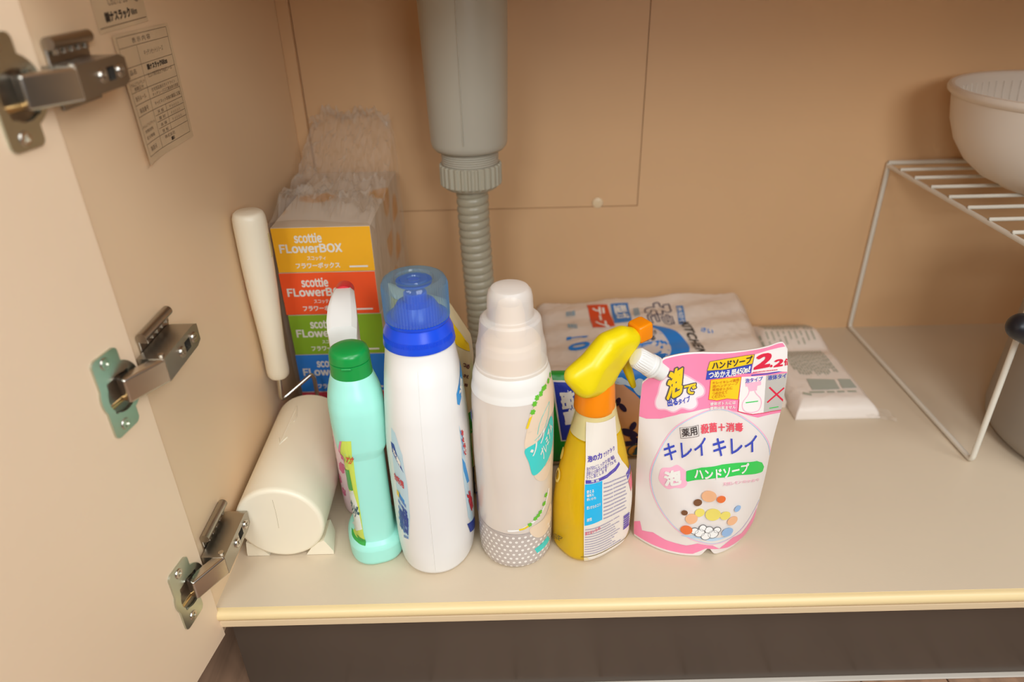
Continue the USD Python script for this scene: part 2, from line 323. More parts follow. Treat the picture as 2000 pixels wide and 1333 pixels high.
# door, swung a little past square
D0 = np.array([-.2407, 0, 0]); DD = np.array([-.1594, -.9872, 0]); DN = np.array([.9872, -.1594, 0]); UP = np.array([0, 0, 1.0])
H = lambda d, n, z: D0 + DD * d + DN * n + UP * z
HZ = (.4018, .2253, .0496)
door = mf.Manifold.hull_points(np.array([(d, n, z) for d in (0, .44) for n in (-.018, 0) for z in (-.0278, ZT)]))
for z in HZ: door = door - mf.Manifold.cylinder(.0135, .0168, .0168, 48).rotate((-90, 0, 0)).translate((.0205, -.0125, z))
part(cab, 'door', put(man2tri(door), D0, DD, DN, UP), DOORM, 20)
for z0 in HZ:
    h = sub(cab, 'hinge', 'nickel cup hinge with a box-shaped arm')
    plate = union_all([sbox(.0140 + .004, -.0275 + .004, .0370 - .004, .0275 - .004).buffer(.004), Point(.0205, 0).buffer(.0182, 32)])
    hole = union_all([sbox(.0105, -.0125, .0310, .0095), Point(.0205, -.002).buffer(.0128)]).intersection(Point(.0205, 0).buffer(.0155, 32)).buffer(-.001).buffer(.001)
    put_d = lambda m: put(m, D0 + UP * z0, DD, UP, DN)
    part(h, 'cup_plate', put_d(put(extr(plate.difference(hole), .0016), (0, 0, 0), (1, 0, 0), (0, 1, 0), (0, 0, 1))), STEELG, 30)
    rim = extr(hole.buffer(.0006).difference(hole), .0016); rim.apply_translation((0, 0, -.0008))
    cup = lathe([(.0163, 0), (.0163, -.0105), (.012, -.0118), (0, -.012), (0, -.0112), (.0118, -.011), (.0154, -.0098), (.0154, 0)], n=48)
    cup.apply_translation((.0205, 0, -.0002)); part(h, 'cup', put_d(cup), STEELD, 35)
    part(h, 'barrel', tube([H(.0100, -.002, z0 - .0075), H(.0315, -.002, z0 - .0075)], .0026, 16), BRASS, 35)
    part(h, 'inner_link', put_d(rbx(.0075, .0215, -.006, .0075, -.0085, -.002, .0015)), STEELD, 30)
    for sgn in (-1, 1):
        s = mf.Manifold.cylinder(.0012, .0041, .0034, 32)
        for a in (35, 125): s = s - mf.Manifold.cube((.0046, .001, .002), True).rotate((0, 0, a)).translate((0, 0, .0011))
        part(h, 'screw', put_d(man2tri(s.translate((.0267, sgn * .0218, .0012)))), STEEL, 30)
    # link from the cup to the arm on the wall
    A, B = H(.0215, .0025, z0), np.array([-.2262, .0045, z0])
    e = (B - A) / np.linalg.norm(B - A); f = np.cross(UP, e); Ln = np.linalg.norm(B - A)
    part(h, 'link_arm', put(rbx(0, Ln, -.0045, .0045, -.0092, .0080, .0016), A, e, f, UP), STEEL, 30)
    # the arm fixed on the cabinet wall
    body = mf.Manifold.hull_points(np.array([(x, y, z) for x in (XL + .0028, -.2228) for y, za, zb in ((.0010, -.0085, .0085), (.0480, -.0085, .0085), (.0540, -.0062, .0062)) for z in (za, zb)]))
    body = body - mf.Manifold.cube((.006, .0085, .0075), True).translate((-.2228, .0345, 0))
    part(h, 'arm', put(man2tri(body), (0, 0, z0), (1, 0, 0), (0, 1, 0), (0, 0, 1)), STEELD, 25)
    part(h, 'slot', bx(-.2262, -.2255, .0303, .0387, z0 - .0037, z0 + .0037), DARK, False)
    for y in (.0245, .0450):
        s = mf.Manifold.cylinder(.0014, .0040, .0036, 28)
        for a in (20, 110): s = s - mf.Manifold.cube((.005, .001, .002), True).rotate((0, 0, a)).translate((0, 0, .0013))
        part(h, 'screw', put(man2tri(s), (-.2229, y, z0), (0, 1, 0), (0, 0, 1), (1, 0, 0)), STEEL, 30)
    for zz in (-.0088, .0088):
        part(h, 'rivet', tube([(-.2268, .0052, z0 + zz - .0006), (-.2268, .0052, z0 + zz + .0008)], .0021, 14), STEEL, 30)
    part(h, 'mounting_plate', rbx(XL, XL + .0022, .0110, .0530, z0 - .016, z0 + .0185, .0008), STEELD, 30)
    part(h, 'rolled_rim', tube([(XL + .0045, .0100, z0 + .0185), (XL + .0045, .0510, z0 + .0185)], [.0035, .0035], 18), STEELD, 35)
    for k in range(5):
        part(h, 'clip', rbx(XL + .003, XL + .0062, .014 + k * .0072, .0176 + k * .0072, z0 + .0125, z0 + .0160, .0004, 6), STEELD, 30)
# plinth
part(cab, 'kick_board', bx(-.2400, XR, .0120, .0280, ZF + .0008, -.0185), KICK, False)
part(cab, 'sealing_strip', rbx(-.2400, XR, .0072, .0122, ZF + .0004, ZF + .0022, .0006), M('pale_sealing', (206, 196, 182), .4), 30)

# ------------------------------------------------------------------ stickers on the left wall
PAPER = M('aged_paper', (222, 196, 158), .75, mottle=.05, mscale=30)
INK = M('dark_print', (58, 48, 40), .6)
INKS = M('grey_print', (128, 106, 84), .6)
def wall_paper(y0, y1, z0, z1, lift):
    def f(uv, off):
        s = np.clip((uv[:, 0] - y0) / (y1 - y0), 0, 1); t = np.clip((uv[:, 1] - z0) / (z1 - z0), 0, 1)
        return np.stack([XL + .0005 + off + lift * np.clip(1 - s / .45, 0, 1) ** 2 * (1 - .75 * t), uv[:, 0], uv[:, 1]], 1)
    return f
st = thing('information_sticker', 'cream paper sticker with a printed table, loose along one edge, on the side wall', 'sticker', (XL, .126, .376))
q = [(.0824, .3365), (.1678, .3365), (.1690, .4165), (.0836, .4165)]
f = wall_paper(.083, .169, .336, .417, .004)
part(st, 'paper', sheet([P(q)], f, 0, .004), PAPER, True)
L_ = [quad(q, .05, v, .95, v + .004) for v in (.975, .895, .745, .655, .56, .465, .375, .155, .055)] + [quad(q, .38, v, .95, v + .004) for v in (.32, .265, .21)]
L_ += [quad(q, u, .055, u + .004, .975) for u in (.05, .946)] + [quad(q, .355, .055, .359, .895), quad(q, .60, .155, .604, .375)]
txt = [('表 示 内 容', .30, .915, .62, .955), ('キッチンセットシリーズ', .45, .80, .80, .845), ('品名', .12, .69, .24, .73), ('仕上げ表示区分下地材シール', .42, .63, .88, .665),
       ('ホルムアルデヒド', .07, .605, .34, .635), ('発散区分', .12, .57, .30, .60), ('表示ルール', .09, .49, .30, .53), ('住宅部品表示ガイドライン', .42, .515, .88, .545), ('キッチン・バス工業会表示登録', .42, .475, .93, .505),
       ('製造番号', .11, .395, .29, .435), ('キャビネット本体の裏面に記載', .42, .40, .93, .435), ('ホルムアルデヒド', .07, .28, .34, .305), ('対策材料', .10, .235, .28, .262), ('区分等級', .10, .185, .28, .212),
       ('天 板', .43, .33, .55, .36), ('扉 材', .43, .275, .55, .305), ('本 体', .43, .22, .55, .25), ('背 板', .43, .165, .55, .195), ('製造元', .12, .085, .26, .125), ('株式会社', .45, .11, .65, .14), ('Ｆ☆☆☆☆', .67, .33, .86, .355), ('Ｆ☆☆☆☆', .67, .275, .86, .30), ('Ｆ☆☆☆☆', .67, .22, .86, .245)]
prints(st, f, [('print', INKS, L_ + [qT(s, q, a, b, c, d, 0) for s, a, b, c, d in txt]), ('lettering', INK, [qT('㈱ナスラックKKnn', q, .44, .685, .82, .735, 4), quad(q, .56, .07, .60, .10), quad(q, .61, .07, .62, .10)])], .004)
st2 = thing('maker_sticker', 'small pale paper sticker cut by the top of the photo, above the printed table sticker', 'sticker', (XL, .105, .445))
q2 = [(.0725, .4185), (.1400, .4205), (.1405, .4700), (.0730, .4690)]
f2 = wall_paper(.0725, .14, .418, .47, .0)
part(st2, 'paper', sheet([P(q2)], f2, 0, .006), PAPER, True)
prints(st2, f2, [('print', INKS, [quad(q2, .06, .42, .75, .43), quad(q2, .03, .05, .97, .06), LN(spline([(.128, .449), (.1335, .441), (.131, .4335), (.1255, .436), (.1245, .4445)], 40), .0006), qT('CB272-16', q2, .28, .28, .66, .37, 0), quad(q2, .05, .62, .75, .63)]),
                 ('lettering', INK, [qT('㈱ナスラック', q2, .16, .10, .66, .22, 4), qT('KKnn', q2, .68, .12, .80, .19, 2)])], .004)

# ------------------------------------------------------------------ drain
PIPE = M('grey_pvc', (180, 174, 158), .33)
PIPE2 = M('grey_hose', (168, 160, 138), .35)
CX, CY = -.0385, .335
dt = thing('drain_trap', 'grey plastic sink drain with a corrugated hose below it', 'drain pipe', (CX, CY, .2))
part(dt, 'trap_body', lathe([(0, .2800), (.0300, .2800), (.0352, .2812), (.0378, .2845), (.0388, .2890), (.0398, .32), (.0420, .42), (.0430, .48), (.0430, .4918), (0, .4918)], (CX, CY, 0), 96), PIPE, 40)
part(dt, 'mould_seam', tube([(CX - .004, CY - .0391, .292), (CX - .004, CY - .0419, .43), (CX - .004, CY - .0426, .485)], .0007, 8), PIPE, True)
th = [(0, .262), (.0284, .262)] + [(.0284 + .0009 * (k % 2), .264 + .0011 * k) for k in range(15)] + [(.0286, .2805), (0, .2805)]
part(dt, 'threaded_neck', lathe(th, (CX, CY, 0), 72), PIPE, 30)
nut = lathe([(.018, .2410), (.0268, .2410), (.0290, .2430), (.0312, .2455), (.0312, .2650), (.0302, .2660), (.0290, .2660), (.0290, .2640), (.018, .2640)], (CX, CY, 0), 224,
            lambda t, r, z: r + (.0009 * np.clip(np.cos(t * 28) * 2.2, -1, 1) if r > .0295 else 0) + 0 * t)
part(dt, 'ring_nut', nut, M('grey_nut', (178, 172, 152), .38), 25)
hp = spline([(CX + .0005, CY, .2420), (CX + .0010, CY, .19), (CX + .0032, CY, .13), (CX + .0045, CY, .07), (CX + .0042, CY + .002, .0)], 700, False)
ang = np.arange(48) * 2 * math.pi / 48; hr = []
arc = np.r_[0, np.cumsum(np.linalg.norm(np.diff(hp, axis=0), axis=1))]
for p, s in zip(hp, arc):
    ph = s / .0086 * 2 * math.pi + ang
    r = .0152 + .0019 * np.sqrt(np.abs(np.sin(ph / 2)))
    hr.append(np.stack([p[0] + r * np.cos(ang), p[1] + r * np.sin(ang), np.full(48, p[2])], 1))
part(dt, 'corrugated_hose', rings(hr[::-1]), PIPE2, True)
part(dt, 'floor_flange', lathe([(0, 0), (.030, 0), (.030, .002), (.024, .005), (.0185, .008), (0, .008)], (CX + .0042, CY + .002, 0), 48), PIPE, 30)

# ------------------------------------------------------------------ wire rack, bowl, pot
WIRE = M('white_wire', (226, 218, 202), .38)
rk = thing('wire_rack', 'white wire shelf rack standing at the right end of the cabinet', 'rack', (.455, .30, 0))
X0, X1, YF, YK, ZR = .4545, .915, .160, .4435, .2245
for x in (X0, X1):
    part(rk, 'end_frame', tube([(x, YK - .0001, ZR), (x, YK, .0028), (x, YF, .0028), (x, YF + .0001, ZR)], .0027, 12, .006), WIRE, True)
    part(rk, 'side_rail', tube([(x, YK, ZR - .0035), (x, YF, ZR - .0035)], .0024, 12), WIRE, True)
for y in (YK, YF): part(rk, 'long_rail', tube([(X0 - .0005, y, ZR), (X1, y, ZR)], .0027, 12), WIRE, True)
for y in (.4135, .3810, .3465, .3120, .2780, .2430, .2080): part(rk, 'shelf_rod', tube([(X0 - .001, y, ZR), (X1 + .001, y, ZR)], .0020, 10), WIRE, True)

BOWL = M('white_bowl_plastic', (228, 216, 200), .36)
bw = thing('mixing_bowl', 'white plastic bowl with a rolled rim on the wire rack', 'bowl', (.566, .325, ZR + .0022))
bz = ZR + .0024
bp = [(0, 0), (.044, 0), (.048, .0012), (.052, .004), (.070, .012), (.087, .026), (.1000, .044), (.1080, .064), (.1115, .082), (.1128, .090), (.1142, .0905), (.1175, .0935), (.1182, .0965), (.1172, .0990), (.1150, .1000), (.1120, .0990), (.1100, .0960)]
part(bw, 'bowl', lathe(bp + [(.1070, .080), (.1035, .062), (.0960, .044), (.0840, .028), (.068, .015), (.050, .008), (0, .007)], (.566, .325, bz), 120), BOWL, 35)
part(bw, 'inner_rib', [tube([(.566 + r * math.cos(a), .325 + r * math.sin(a), bz + z) for r, z in ((.1082, .090), (.1058, .076), (.1008, .056), (.0915, .037))], .0007, 6) for a in np.arange(0, 2 * math.pi, math.pi / 36)], BOWL, True)

POT = M('grey_pot_metal', (158, 148, 136), .42, .35)
BAKE = M('black_bakelite', (26, 26, 32), .35)
pt = thing('saucepan', 'tall grey metal pot with a black handle, cut by the right side of the photo', 'pan', (.608, .185, 0))
PC = (.608, .185, 0)
pp = [(0, 0), (.094, 0), (.103, .003), (.1095, .010), (.1120, .020), (.1110, .060), (.1085, .188), (.1098, .1915), (.1080, .1925), (.1062, .190), (.1085, .060), (.1095, .022), (.104, .006), (0, .004)]
part(pt, 'pan_body', lathe(pp, PC, 120), POT, 35)
hw = np.array([PC[0] - .1035, PC[1] - .0340, .122])
part(pt, 'handle_bracket', tube([hw + (.004, .001, 0), hw + (-.022, -.0075, .016)], .0062, 14), STEELD, True)
part(pt, 'handle', blob([(*(hw + (-.020, -.0068, .0145)), .0080), (.452, .1335, .1560, .0105), (.425, .1240, .1735, .0118)], 6, .003, [(0, 1), (1, 2)]), BAKE, True)

# ------------------------------------------------------------------ carpet roller in its case, at the left wall
CREAM = M('cream_plastic', (244, 233, 208), .40)
CHROME = M('chrome_wire', (210, 208, 200), .18, 1.0)
RX, RZ, RR = -.1995, .0386, .0372
cr = thing('carpet_roller', 'cream carpet lint roller lying in its round case beside the left wall, handle up', 'lint roller', (RX, .12, 0))
ax = lambda prof: put(lathe(prof, (0, 0, 0), 96), (0, 0, 0), (1, 0, 0), (0, 0, -1), (0, 1, 0))
def along(prof, y0=0):      # profile (radius, y) turned about the case's long axis
    m = lathe(prof, (0, 0, 0), 96); v = m.vertices.copy()
    return trimesh.Trimesh(np.stack([RX - (v[:, 2] - .05) * .02 + v[:, 0], v[:, 2] + y0, RZ + v[:, 1]], 1), m.faces[:, ::-1], process=False)
part(cr, 'case', along([(0, .0555), (.0335, .0555), (.0356, .0561), (.0370, .0577), (RR, .0605), (RR, .1935), (.0370, .1970), (.0345, .1985), (0, .1990)]), CREAM, 40)
part(cr, 'end_seam', tube([(RX - .0012 + .0006 * math.sin(t * 3),   .0554 + (0 if t < .90 else (t - .90) * .03), RZ - .004 + .0360 * t) for t in np.linspace(0, 1.0, 14)], .00014, 6), M('seam_shadow', (196, 182, 152), .6), True)
for sx in (-1, 1):
    for y0, y1 in ((.0580, .0840), (.1640, .1910)):
        fo = mf.Manifold.hull_points(np.array([(RX + sx * a, y, z) for y, k in ((y0, 0), (y1, .004)) for a, z in ((.016, .0005), ((.0352 if sx < 0 else .0400) - k, .0005), ((.0352 if sx < 0 else .0400) - k, .0042), (.0335, .0165), (.024, .012))]))
        part(cr, 'foot', man2tri(fo), CREAM, 20)
def case_top(uv, off):       # (x offset, y) on the upper side of the case
    return np.stack([RX + uv[:, 0], uv[:, 1], RZ + np.sqrt(np.maximum((RR + off) ** 2 - uv[:, 0] ** 2, 0))], 1)
arr = [(-.0095, .122), (-.0095, .178), (-.0065, .165)]
apt = lambda pts: [tuple(case_top(np.array([p]), .0001)[0]) for p in pts]
part(cr, 'arrow', [tube(apt([(-.0105, .120 + .0585 * t) for t in np.linspace(0, 1, 8)]), .0010, 8), tube(apt([(-.0105, .1785), (-.0085, .172), (-.0060, .160), (-.0062, .152)]), .0010, 8),
                   tube(apt([(-.0145, .130), (-.0105, .119), (-.0062, .128)]), .0010, 8)], CREAM, True)
hb, ht = np.array([-.2296, .2010, .0960]), np.array([-.2262, .2010, .2640])
hr = [(0, .0, 0), (.0085, 0, 0), (.0102, .0025, 0), (.0108, .008, 0), (.0106, .030, 0), (.0116, .055, 0), (.0134, .090, 0), (.0142, .120, 0), (.0144, .155, 0), (.0141, .1625, 0), (.0128, .1665, 0), (.0105, .1682, 0), (0, .1686, 0)]
hz = (ht - hb) / np.linalg.norm(ht - hb); hx = np.cross((0, 1, 0), hz); hx /= np.linalg.norm(hx); hy = np.cross(hz, hx)
part(cr, 'handle', put(lathe([(a, b) for a, b, _ in hr], n=64), hb, hx, hy, hz), CREAM, 40)
part(cr, 'handle_slot', put(rbx(.0133, .0150, -.0022, .0022, .126, .148, .0007), hb, hx, hy, hz), M('slot_shadow', (196, 176, 128), .6), 30)
part(cr, 'wire_rod', tube([hb + hz * .004, (-.2325, .2010, .0670), (-.205, .2240, .0830), (-.2030, .2240, .0780), (-.2030, .2240, RZ + .002), (-.2030, .196, RZ)], .0021, 12, .006), CHROME, True)

# ------------------------------------------------------------------ tissue boxes in their wrap
TX0, TX1, TY0, TY1, BH = -.2262, -.1317, .2470, .4330, .0463
n = {'g': ('texture_coordinate', {}), 'v': ('voronoi_texture', {'scale': 17.0, 'randomness': 1.0}), 'r': ('rgb_ramp', {'ramp': [(0, lin((226, 164, 84))), (.30, lin((226, 174, 104))), (.38, lin((224, 206, 182))), (1, lin((224, 206, 182)))]}), 'p': ('principled_bsdf', {'roughness': .55})}
CARTON = usdkit.material(stage, '/World/Looks/flowered_carton', n, [('g.object', 'v.vector'), ('v.distance', 'r.fac'), ('r.color', 'p.base_color')], surface='p.BSDF')
WHITEP = M('white_print', (240, 236, 226), .5)
cols = [('pink', (206, 50, 76), 'at the bottom of the wrapped pack, mostly hidden'), ('blue', (14, 126, 222), 'second from the bottom of the wrapped pack'), ('green', (136, 182, 12), 'in the middle of the wrapped pack'), ('orange', (255, 84, 10), 'second from the top of the wrapped pack'), ('yellow', (255, 186, 0), 'on top of the wrapped pack')]
for i, (cname, rgb, where) in enumerate(cols):
    z0 = .0006 + i * BH; z1 = z0 + BH - .0004; j = .0006 * ((i * 7) % 3 - 1)
    b = thing('tissue_box', f'flat tissue box with a {cname} end, {where}', 'tissue box', ((TX0 + TX1) / 2, TY0, z0), group='tissue boxes in the clear wrap')
    part(b, 'carton', rbx(TX0 + j, TX1 + j, TY0, TY1, z0, z1, .0007, 6), CARTON, 30)
    qb = [(TX0 + j, z0), (TX1 + j, z0), (TX1 + j, z1), (TX0 + j, z1)]
    pf = lambda uv, off: np.stack([uv[:, 0], np.full(len(uv), TY0 - .0001 - off), uv[:, 1]], 1)
    prints(b, pf, [('end_print', M(f'{cname}_carton', rgb, .55, specular_ior_level=.25), [quad(qb, .003, .006, .997, .994)], f'{cname} printed end'),
                   ('lettering', WHITEP, [qT('scottie', qb, .22, .66, .50, .88, 3), qT('FLowerBOX', qb, .055, .44, .69, .64, 3), qT('スコッティ', qb, .32, .27, .51, .36, 2), qT('フラワーボックス', qb, .19, .085, .645, .215, 3), quad(qb, .74, .09, .93, .13)])], .02)
# the clear wrap: side walls, a wrinkled top that climbs to a gathered tail against the back
WRAP = film('clear_wrap', (240, 230, 216), .80, .09, .5, 60, 1.0)
wr = thing('plastic_wrap', 'wrinkled clear plastic wrap round the stacked tissue boxes, gathered high at the back', 'wrapper', ((TX0 + TX1) / 2, .34, 0))
def wrap_h(u, y):
    t = np.clip((y - TY0) / (TY1 - TY0), 0, 1)
    tent = .054 * np.clip((t - .30) / .70, 0, 1) ** 1.5 + .016 * np.exp(-((t - .17) / .16) ** 2) * np.exp(-((u - .30) / .40) ** 2)
    return 5 * BH + .0030 + tent * (1 - .25 * (2 * u - 1) ** 4)
U, Yg = np.linspace(0, 1, 90), np.linspace(TY0 - .0008, TY1 + .004, 110)
uu, yy = np.meshgrid(U, Yg, indexing='ij')
ridge = lambda p, s: 1 - np.abs(2 * meshkit.fbm(p, 3, s) - 1)
cr_ = ridge(np.stack([uu * 7 + yy * 14, yy * 26 - uu * 3, 0 * uu], -1), 3) ** 3 * .0095 + ridge(np.stack([uu * 15 - yy * 20, yy * 18 + uu * 9, 0 * uu + 4], -1), 8) ** 4 * .007
tt = np.clip((yy - TY0) / (TY1 - TY0), 0, 1)
edge = np.clip(np.minimum(uu, 1 - uu) / .06, 0, 1)
W0, W1 = TX0 - .0035 + .006 * tt, TX1 + .0035 - .002 * tt
zz = wrap_h(uu, yy) + cr_ * np.clip(tt * 12, 0, 1) - .006 * (1 - edge) ** 2
xx = W0 + (W1 - W0) * uu + (meshkit.fbm(np.stack([uu * 6, yy * 40, 0 * uu], -1), 3, 11) - .5) * .005
idx = np.arange(uu.size).reshape(uu.shape)
quads = lambda I: np.vstack([np.stack([I[:-1, :-1], I[1:, :-1], I[1:, 1:]], -1).reshape(-1, 3), np.stack([I[:-1, :-1], I[1:, 1:], I[:-1, 1:]], -1).reshape(-1, 3)])
part(wr, 'top_film', trimesh.Trimesh(np.stack([xx, yy, zz], -1).reshape(-1, 3), quads(idx), process=False), WRAP, True)
for s, X in ((0, xx[0]), (1, xx[-1])):
    k = np.linspace(0, 1, 40)
    hz_ = zz[0 if s == 0 else -1]
    vx = X[:, None] * np.ones(40) + (meshkit.fbm(np.stack([Yg[:, None] * 45 + 0 * k, k * 9 + 0 * Yg[:, None], 0 * k + Yg[:, None] * 0 + s], -1), 3, 5) - .5) * .005 * (1 if s else -.0) + (0.0015 if s else -.0015) * np.sin(k * math.pi)
    side = np.stack([vx, Yg[:, None] + 0 * k, hz_[:, None] * k + .0004], -1)
    part(wr, 'side_film', trimesh.Trimesh(side.reshape(-1, 3), quads(np.arange(side.size // 3).reshape(len(Yg), 40)), process=False), WRAP, True)
k, uk = np.linspace(0, 1, 60), np.linspace(0, 1, 50)
fx = np.interp(uk, U, xx[:, 0]); fz = np.interp(uk, U, zz[:, 0])
fy = TY0 - .0014 + (meshkit.fbm(np.stack([uk[:, None] * 7 + 0 * k, k * 16 + uk[:, None] * 6, 0 * k + 0 * uk[:, None]], -1), 3, 21) - .5) * .0016
front = np.stack([fx[:, None] + 0 * k, fy, fz[:, None] * k + .0004], -1)
part(wr, 'front_film', trimesh.Trimesh(front.reshape(-1, 3), quads(np.arange(front.size // 3).reshape(50, 60)), process=False), film('clear_wrap_front', (236, 228, 214), .965, .12, .3, 60, .9), True)
# crumpled crest of the gathered tail
ck, cu = np.linspace(0, 1, 16), np.linspace(.04, .97, 90)
cz = np.interp(cu, U, zz[:, -1]); cx_ = np.interp(cu, U, xx[:, -1])
crest = np.stack([cx_[:, None] + 0 * ck, TY1 + .004 - .016 * ck + (meshkit.fbm(np.stack([cu[:, None] * 22 + 0 * ck, ck * 3 + 0 * cu[:, None], 0 * ck + 0 * cu[:, None]], -1), 3, 31) - .5) * .010,
                  cz[:, None] - .004 + .012 * np.sin(ck * 2.4) + (meshkit.fbm(np.stack([cu[:, None] * 16 + 0 * ck, ck * 4 + 0 * cu[:, None], 7 + 0 * ck + 0 * cu[:, None]], -1), 3, 37) - .5) * .012], -1)
part(wr, 'gathered_tail', trimesh.Trimesh(crest.reshape(-1, 3), quads(np.arange(crest.size // 3).reshape(90, 16)), process=False), WRAP, True)

# ------------------------------------------------------------------ white-headed spray bottle behind the mint bottle
sb = thing('spray_bottle', 'pink flowered spray bottle with a white trigger head behind the mint bottle', 'spray bottle', (-.137, .128, 0))
WHT = M('white_plastic', (236, 234, 228), .32)
part(sb, 'bottle', rings(spray_body.grid(50, 72)), M('pale_pink_plastic', (238, 206, 208), .3), 40)
g = np.random.default_rng(4); petals = []
for k in range(26):
    th, z = g.uniform(-4.4, -1.6), g.uniform(.02, .112)
    petals += [affinity.rotate(affinity.scale(Point(th * .026, z).buffer(.006), .8, .38), 60 * a + g.uniform(0, 50), origin=(th * .026, z)) for a in range(3)]
prints(sb, on_loft(spray_body, .026), [('petal_print', M('rose_print', (216, 108, 142), .4), petals), ('label_print', M('violet_print', (150, 120, 170), .4), [sbox(-.084, .060, -.066, .072)])], .005)
part(sb, 'collar', lathe([(0, .146), (.0150, .146), (.0155, .149), (.0152, .166), (.0120, .172), (0, .172)], (-.1390, .128, 0), 64, lambda t, r, z: r + (.0004 * np.cos(t * 40) if r > .0148 else 0)), WHT, 30)
HB = np.array([-.1410, .130, 0])
hp = []
for y, w, z0, z1 in ((-.0050, .0112, .152, .1820), (-.0035, .0122, .152, .1880), (.004, .0126, .158, .1945), (.014, .0118, .1725, .2010), (.024, .0105, .182, .2040), (.032, .0096, .1870, .2050), (.0375, .0090, .189, .2045)):
    e = .0022; hp.append([(x * w, y, z) for x, z in ((-1, z0 + e), (-.8, z0), (.8, z0), (1, z0 + e), (1, z1 - 1.6 * e), (.66, z1), (-.66, z1), (-1, z1 - 1.6 * e))])
c_, s_ = math.cos(math.radians(6)), math.sin(math.radians(6))
head = rings([[(HB[0] + c_ * x - s_ * y, HB[1] + s_ * x + c_ * y, z) for x, y, z in r] for r in hp]); part(sb, 'trigger_head', head, WHT, 32)
nz0 = HB + np.array([-s_ * .0375, c_ * .0375, .1985]); nd = np.array([-s_, c_, 0])
part(sb, 'nozzle', put(lathe([(0, 0), (.0080, 0), (.0084, .002), (.0078, .0125), (.0068, .0135), (0, .0135)], n=40), nz0 - nd * .001, np.array([c_, s_, 0]), (0, 0, 1), nd), M('red_nozzle', (222, 44, 58), .35), 30)
part(sb, 'trigger', blob([(*(HB + [-s_ * .026, c_ * .026, .184]), .0042), (*(HB + [-s_ * .027, c_ * .027, .168]), .0034), (*(HB + [-s_ * .030, c_ * .030, .152]), .0026)], 4), WHT, True)

# ------------------------------------------------------------------ mint bottle with the green flip cap
MINT = M('mint_plastic', (168, 240, 222), .34, subsurface_weight=.12, subsurface_radius=(.3, .9, .7), subsurface_scale=.006)
GRN = M('green_cap_plastic', (14, 150, 66), .30)
mb = thing('cleanser_bottle', 'mint green bottle with a dark green flip cap', 'bottle', (-.1235, .0715, 0))
part(mb, 'bottle', rings(mint_body.grid(110, 128)), MINT, 14)
mc = (-.1232, .0715, 0)
part(mb, 'cap', lathe([(0, .1765), (.0152, .1765), (.0158, .1772), (.0157, .1800), (.0153, .1892), (.0147, .1896), (0, .1896)], mc, 72), GRN, 30)
lid = lathe([(0, .1900), (.0149, .1900), (.0154, .1905), (.0151, .1955), (.0141, .1985), (.0115, .2001), (.006, .2007), (0, .2008)], mc, 72)
part(mb, 'flip_lid', lid, GRN, 40)
part(mb, 'lid_notch', blob([(mc[0] - .003, mc[1] - .0152, .1888, .0012), (mc[0] + .003, mc[1] - .0152, .1888, .0012)], 2, .001), GRN, True)
ml = on_loft(mint_body, .03)
prints(mb, ml, [('label_print', M('lime_label', (206, 226, 92), .4), [P([(-0.0702, 0.1304), (-0.0624, 0.1318), (-0.0539, 0.1319), (-0.0569, 0.0965), (-0.0586, 0.0588), (-0.0602, 0.0256), (-0.0912, 0.0237), (-0.0919, 0.0468), (-0.0920, 0.0852)])]),
                ('label_print', M('pale_label', (226, 234, 226), .4), [P([(-0.0920, 0.0717), (-0.0664, 0.0809), (-0.0621, 0.0669), (-0.0606, 0.0395), (-0.0723, 0.0361), (-0.0970, 0.0235), (-0.0919, 0.0522)])]),
                ('label_print', M('rose_label', (226, 140, 168), .4), [P([(-0.0692, 0.1306), (-0.0655, 0.1314), (-0.0921, 0.0897), (-0.0921, 0.0712), (-0.0920, 0.0770), (-0.0921, 0.1006)])]),
                ('label_print', M('leaf_label', (58, 168, 72), .4), [P([(-0.0921, 0.0958), (-0.0679, 0.1017), (-0.0664, 0.0809), (-0.0921, 0.0758)]), P([(-0.0942, 0.0233), (-0.0756, 0.0286), (-0.0592, 0.0280), (-0.0592, 0.0227), (-0.0738, 0.0231), (-0.0877, 0.0227)])]),
                ('lettering', M('red_label_ink', (222, 84, 60), .4), [T('アカ', [(-0.0737, 0.1081), (-0.0606, 0.1083), (-0.0641, 0.1165)], 3)]),
                ('lettering', M('teal_label_ink', (52, 92, 104), .4), [T('クレンザー', [(-0.0919, 0.0533), (-0.0665, 0.0490), (-0.0803, 0.0681)], 4)])], .004)

# ------------------------------------------------------------------ white bottle with the blue collar and clear cap
WB = M('white_bottle_plastic', (238, 235, 230), .33)
BLU = M('blue_plastic', (22, 78, 232), .30, subsurface_weight=.25, subsurface_radius=(.2, .5, 1.0), subsurface_scale=.006)
wb = thing('bleach_bottle', 'tall white bottle with a blue collar and clear ribbed blue cap', 'bottle', (-.0695, .0745, 0))
part(wb, 'bottle', rings(white_body.grid(90, 128)), WB, 35)
sz = np.linspace(.004, .192, 40); sp = white_body.P(np.full(40, -math.pi / 2 + .03), sz, .00005)
part(wb, 'seam', tube(sp, .00022, 6), WB, True)
wc = (-.0695, .0745, 0)
part(wb, 'collar', lathe([(0, .2030), (.0260, .2030), (.0271, .2036), (.0268, .2062), (.0259, .2118), (.0261, .2126), (.0251, .2152), (.0236, .2190), (.0231, .2205), (.0238, .2215), (.0240, .2232), (.0215, .2238), (0, .2238)], wc, 96), BLU, 30)
part(wb, 'collar_rib', [tube([(wc[0] + .0265 * math.cos(a), wc[1] + .0265 * math.sin(a), .2085), (wc[0] + .0261 * math.cos(a), wc[1] + .0261 * math.sin(a), .2120)], .00022, 5) for a in np.arange(-2.9, -.2, .05)], BLU, True)
CLR = film('clear_blue_cap', (150, 186, 206), .78, .07, 0, 1, 1.0, (214, 232, 244))
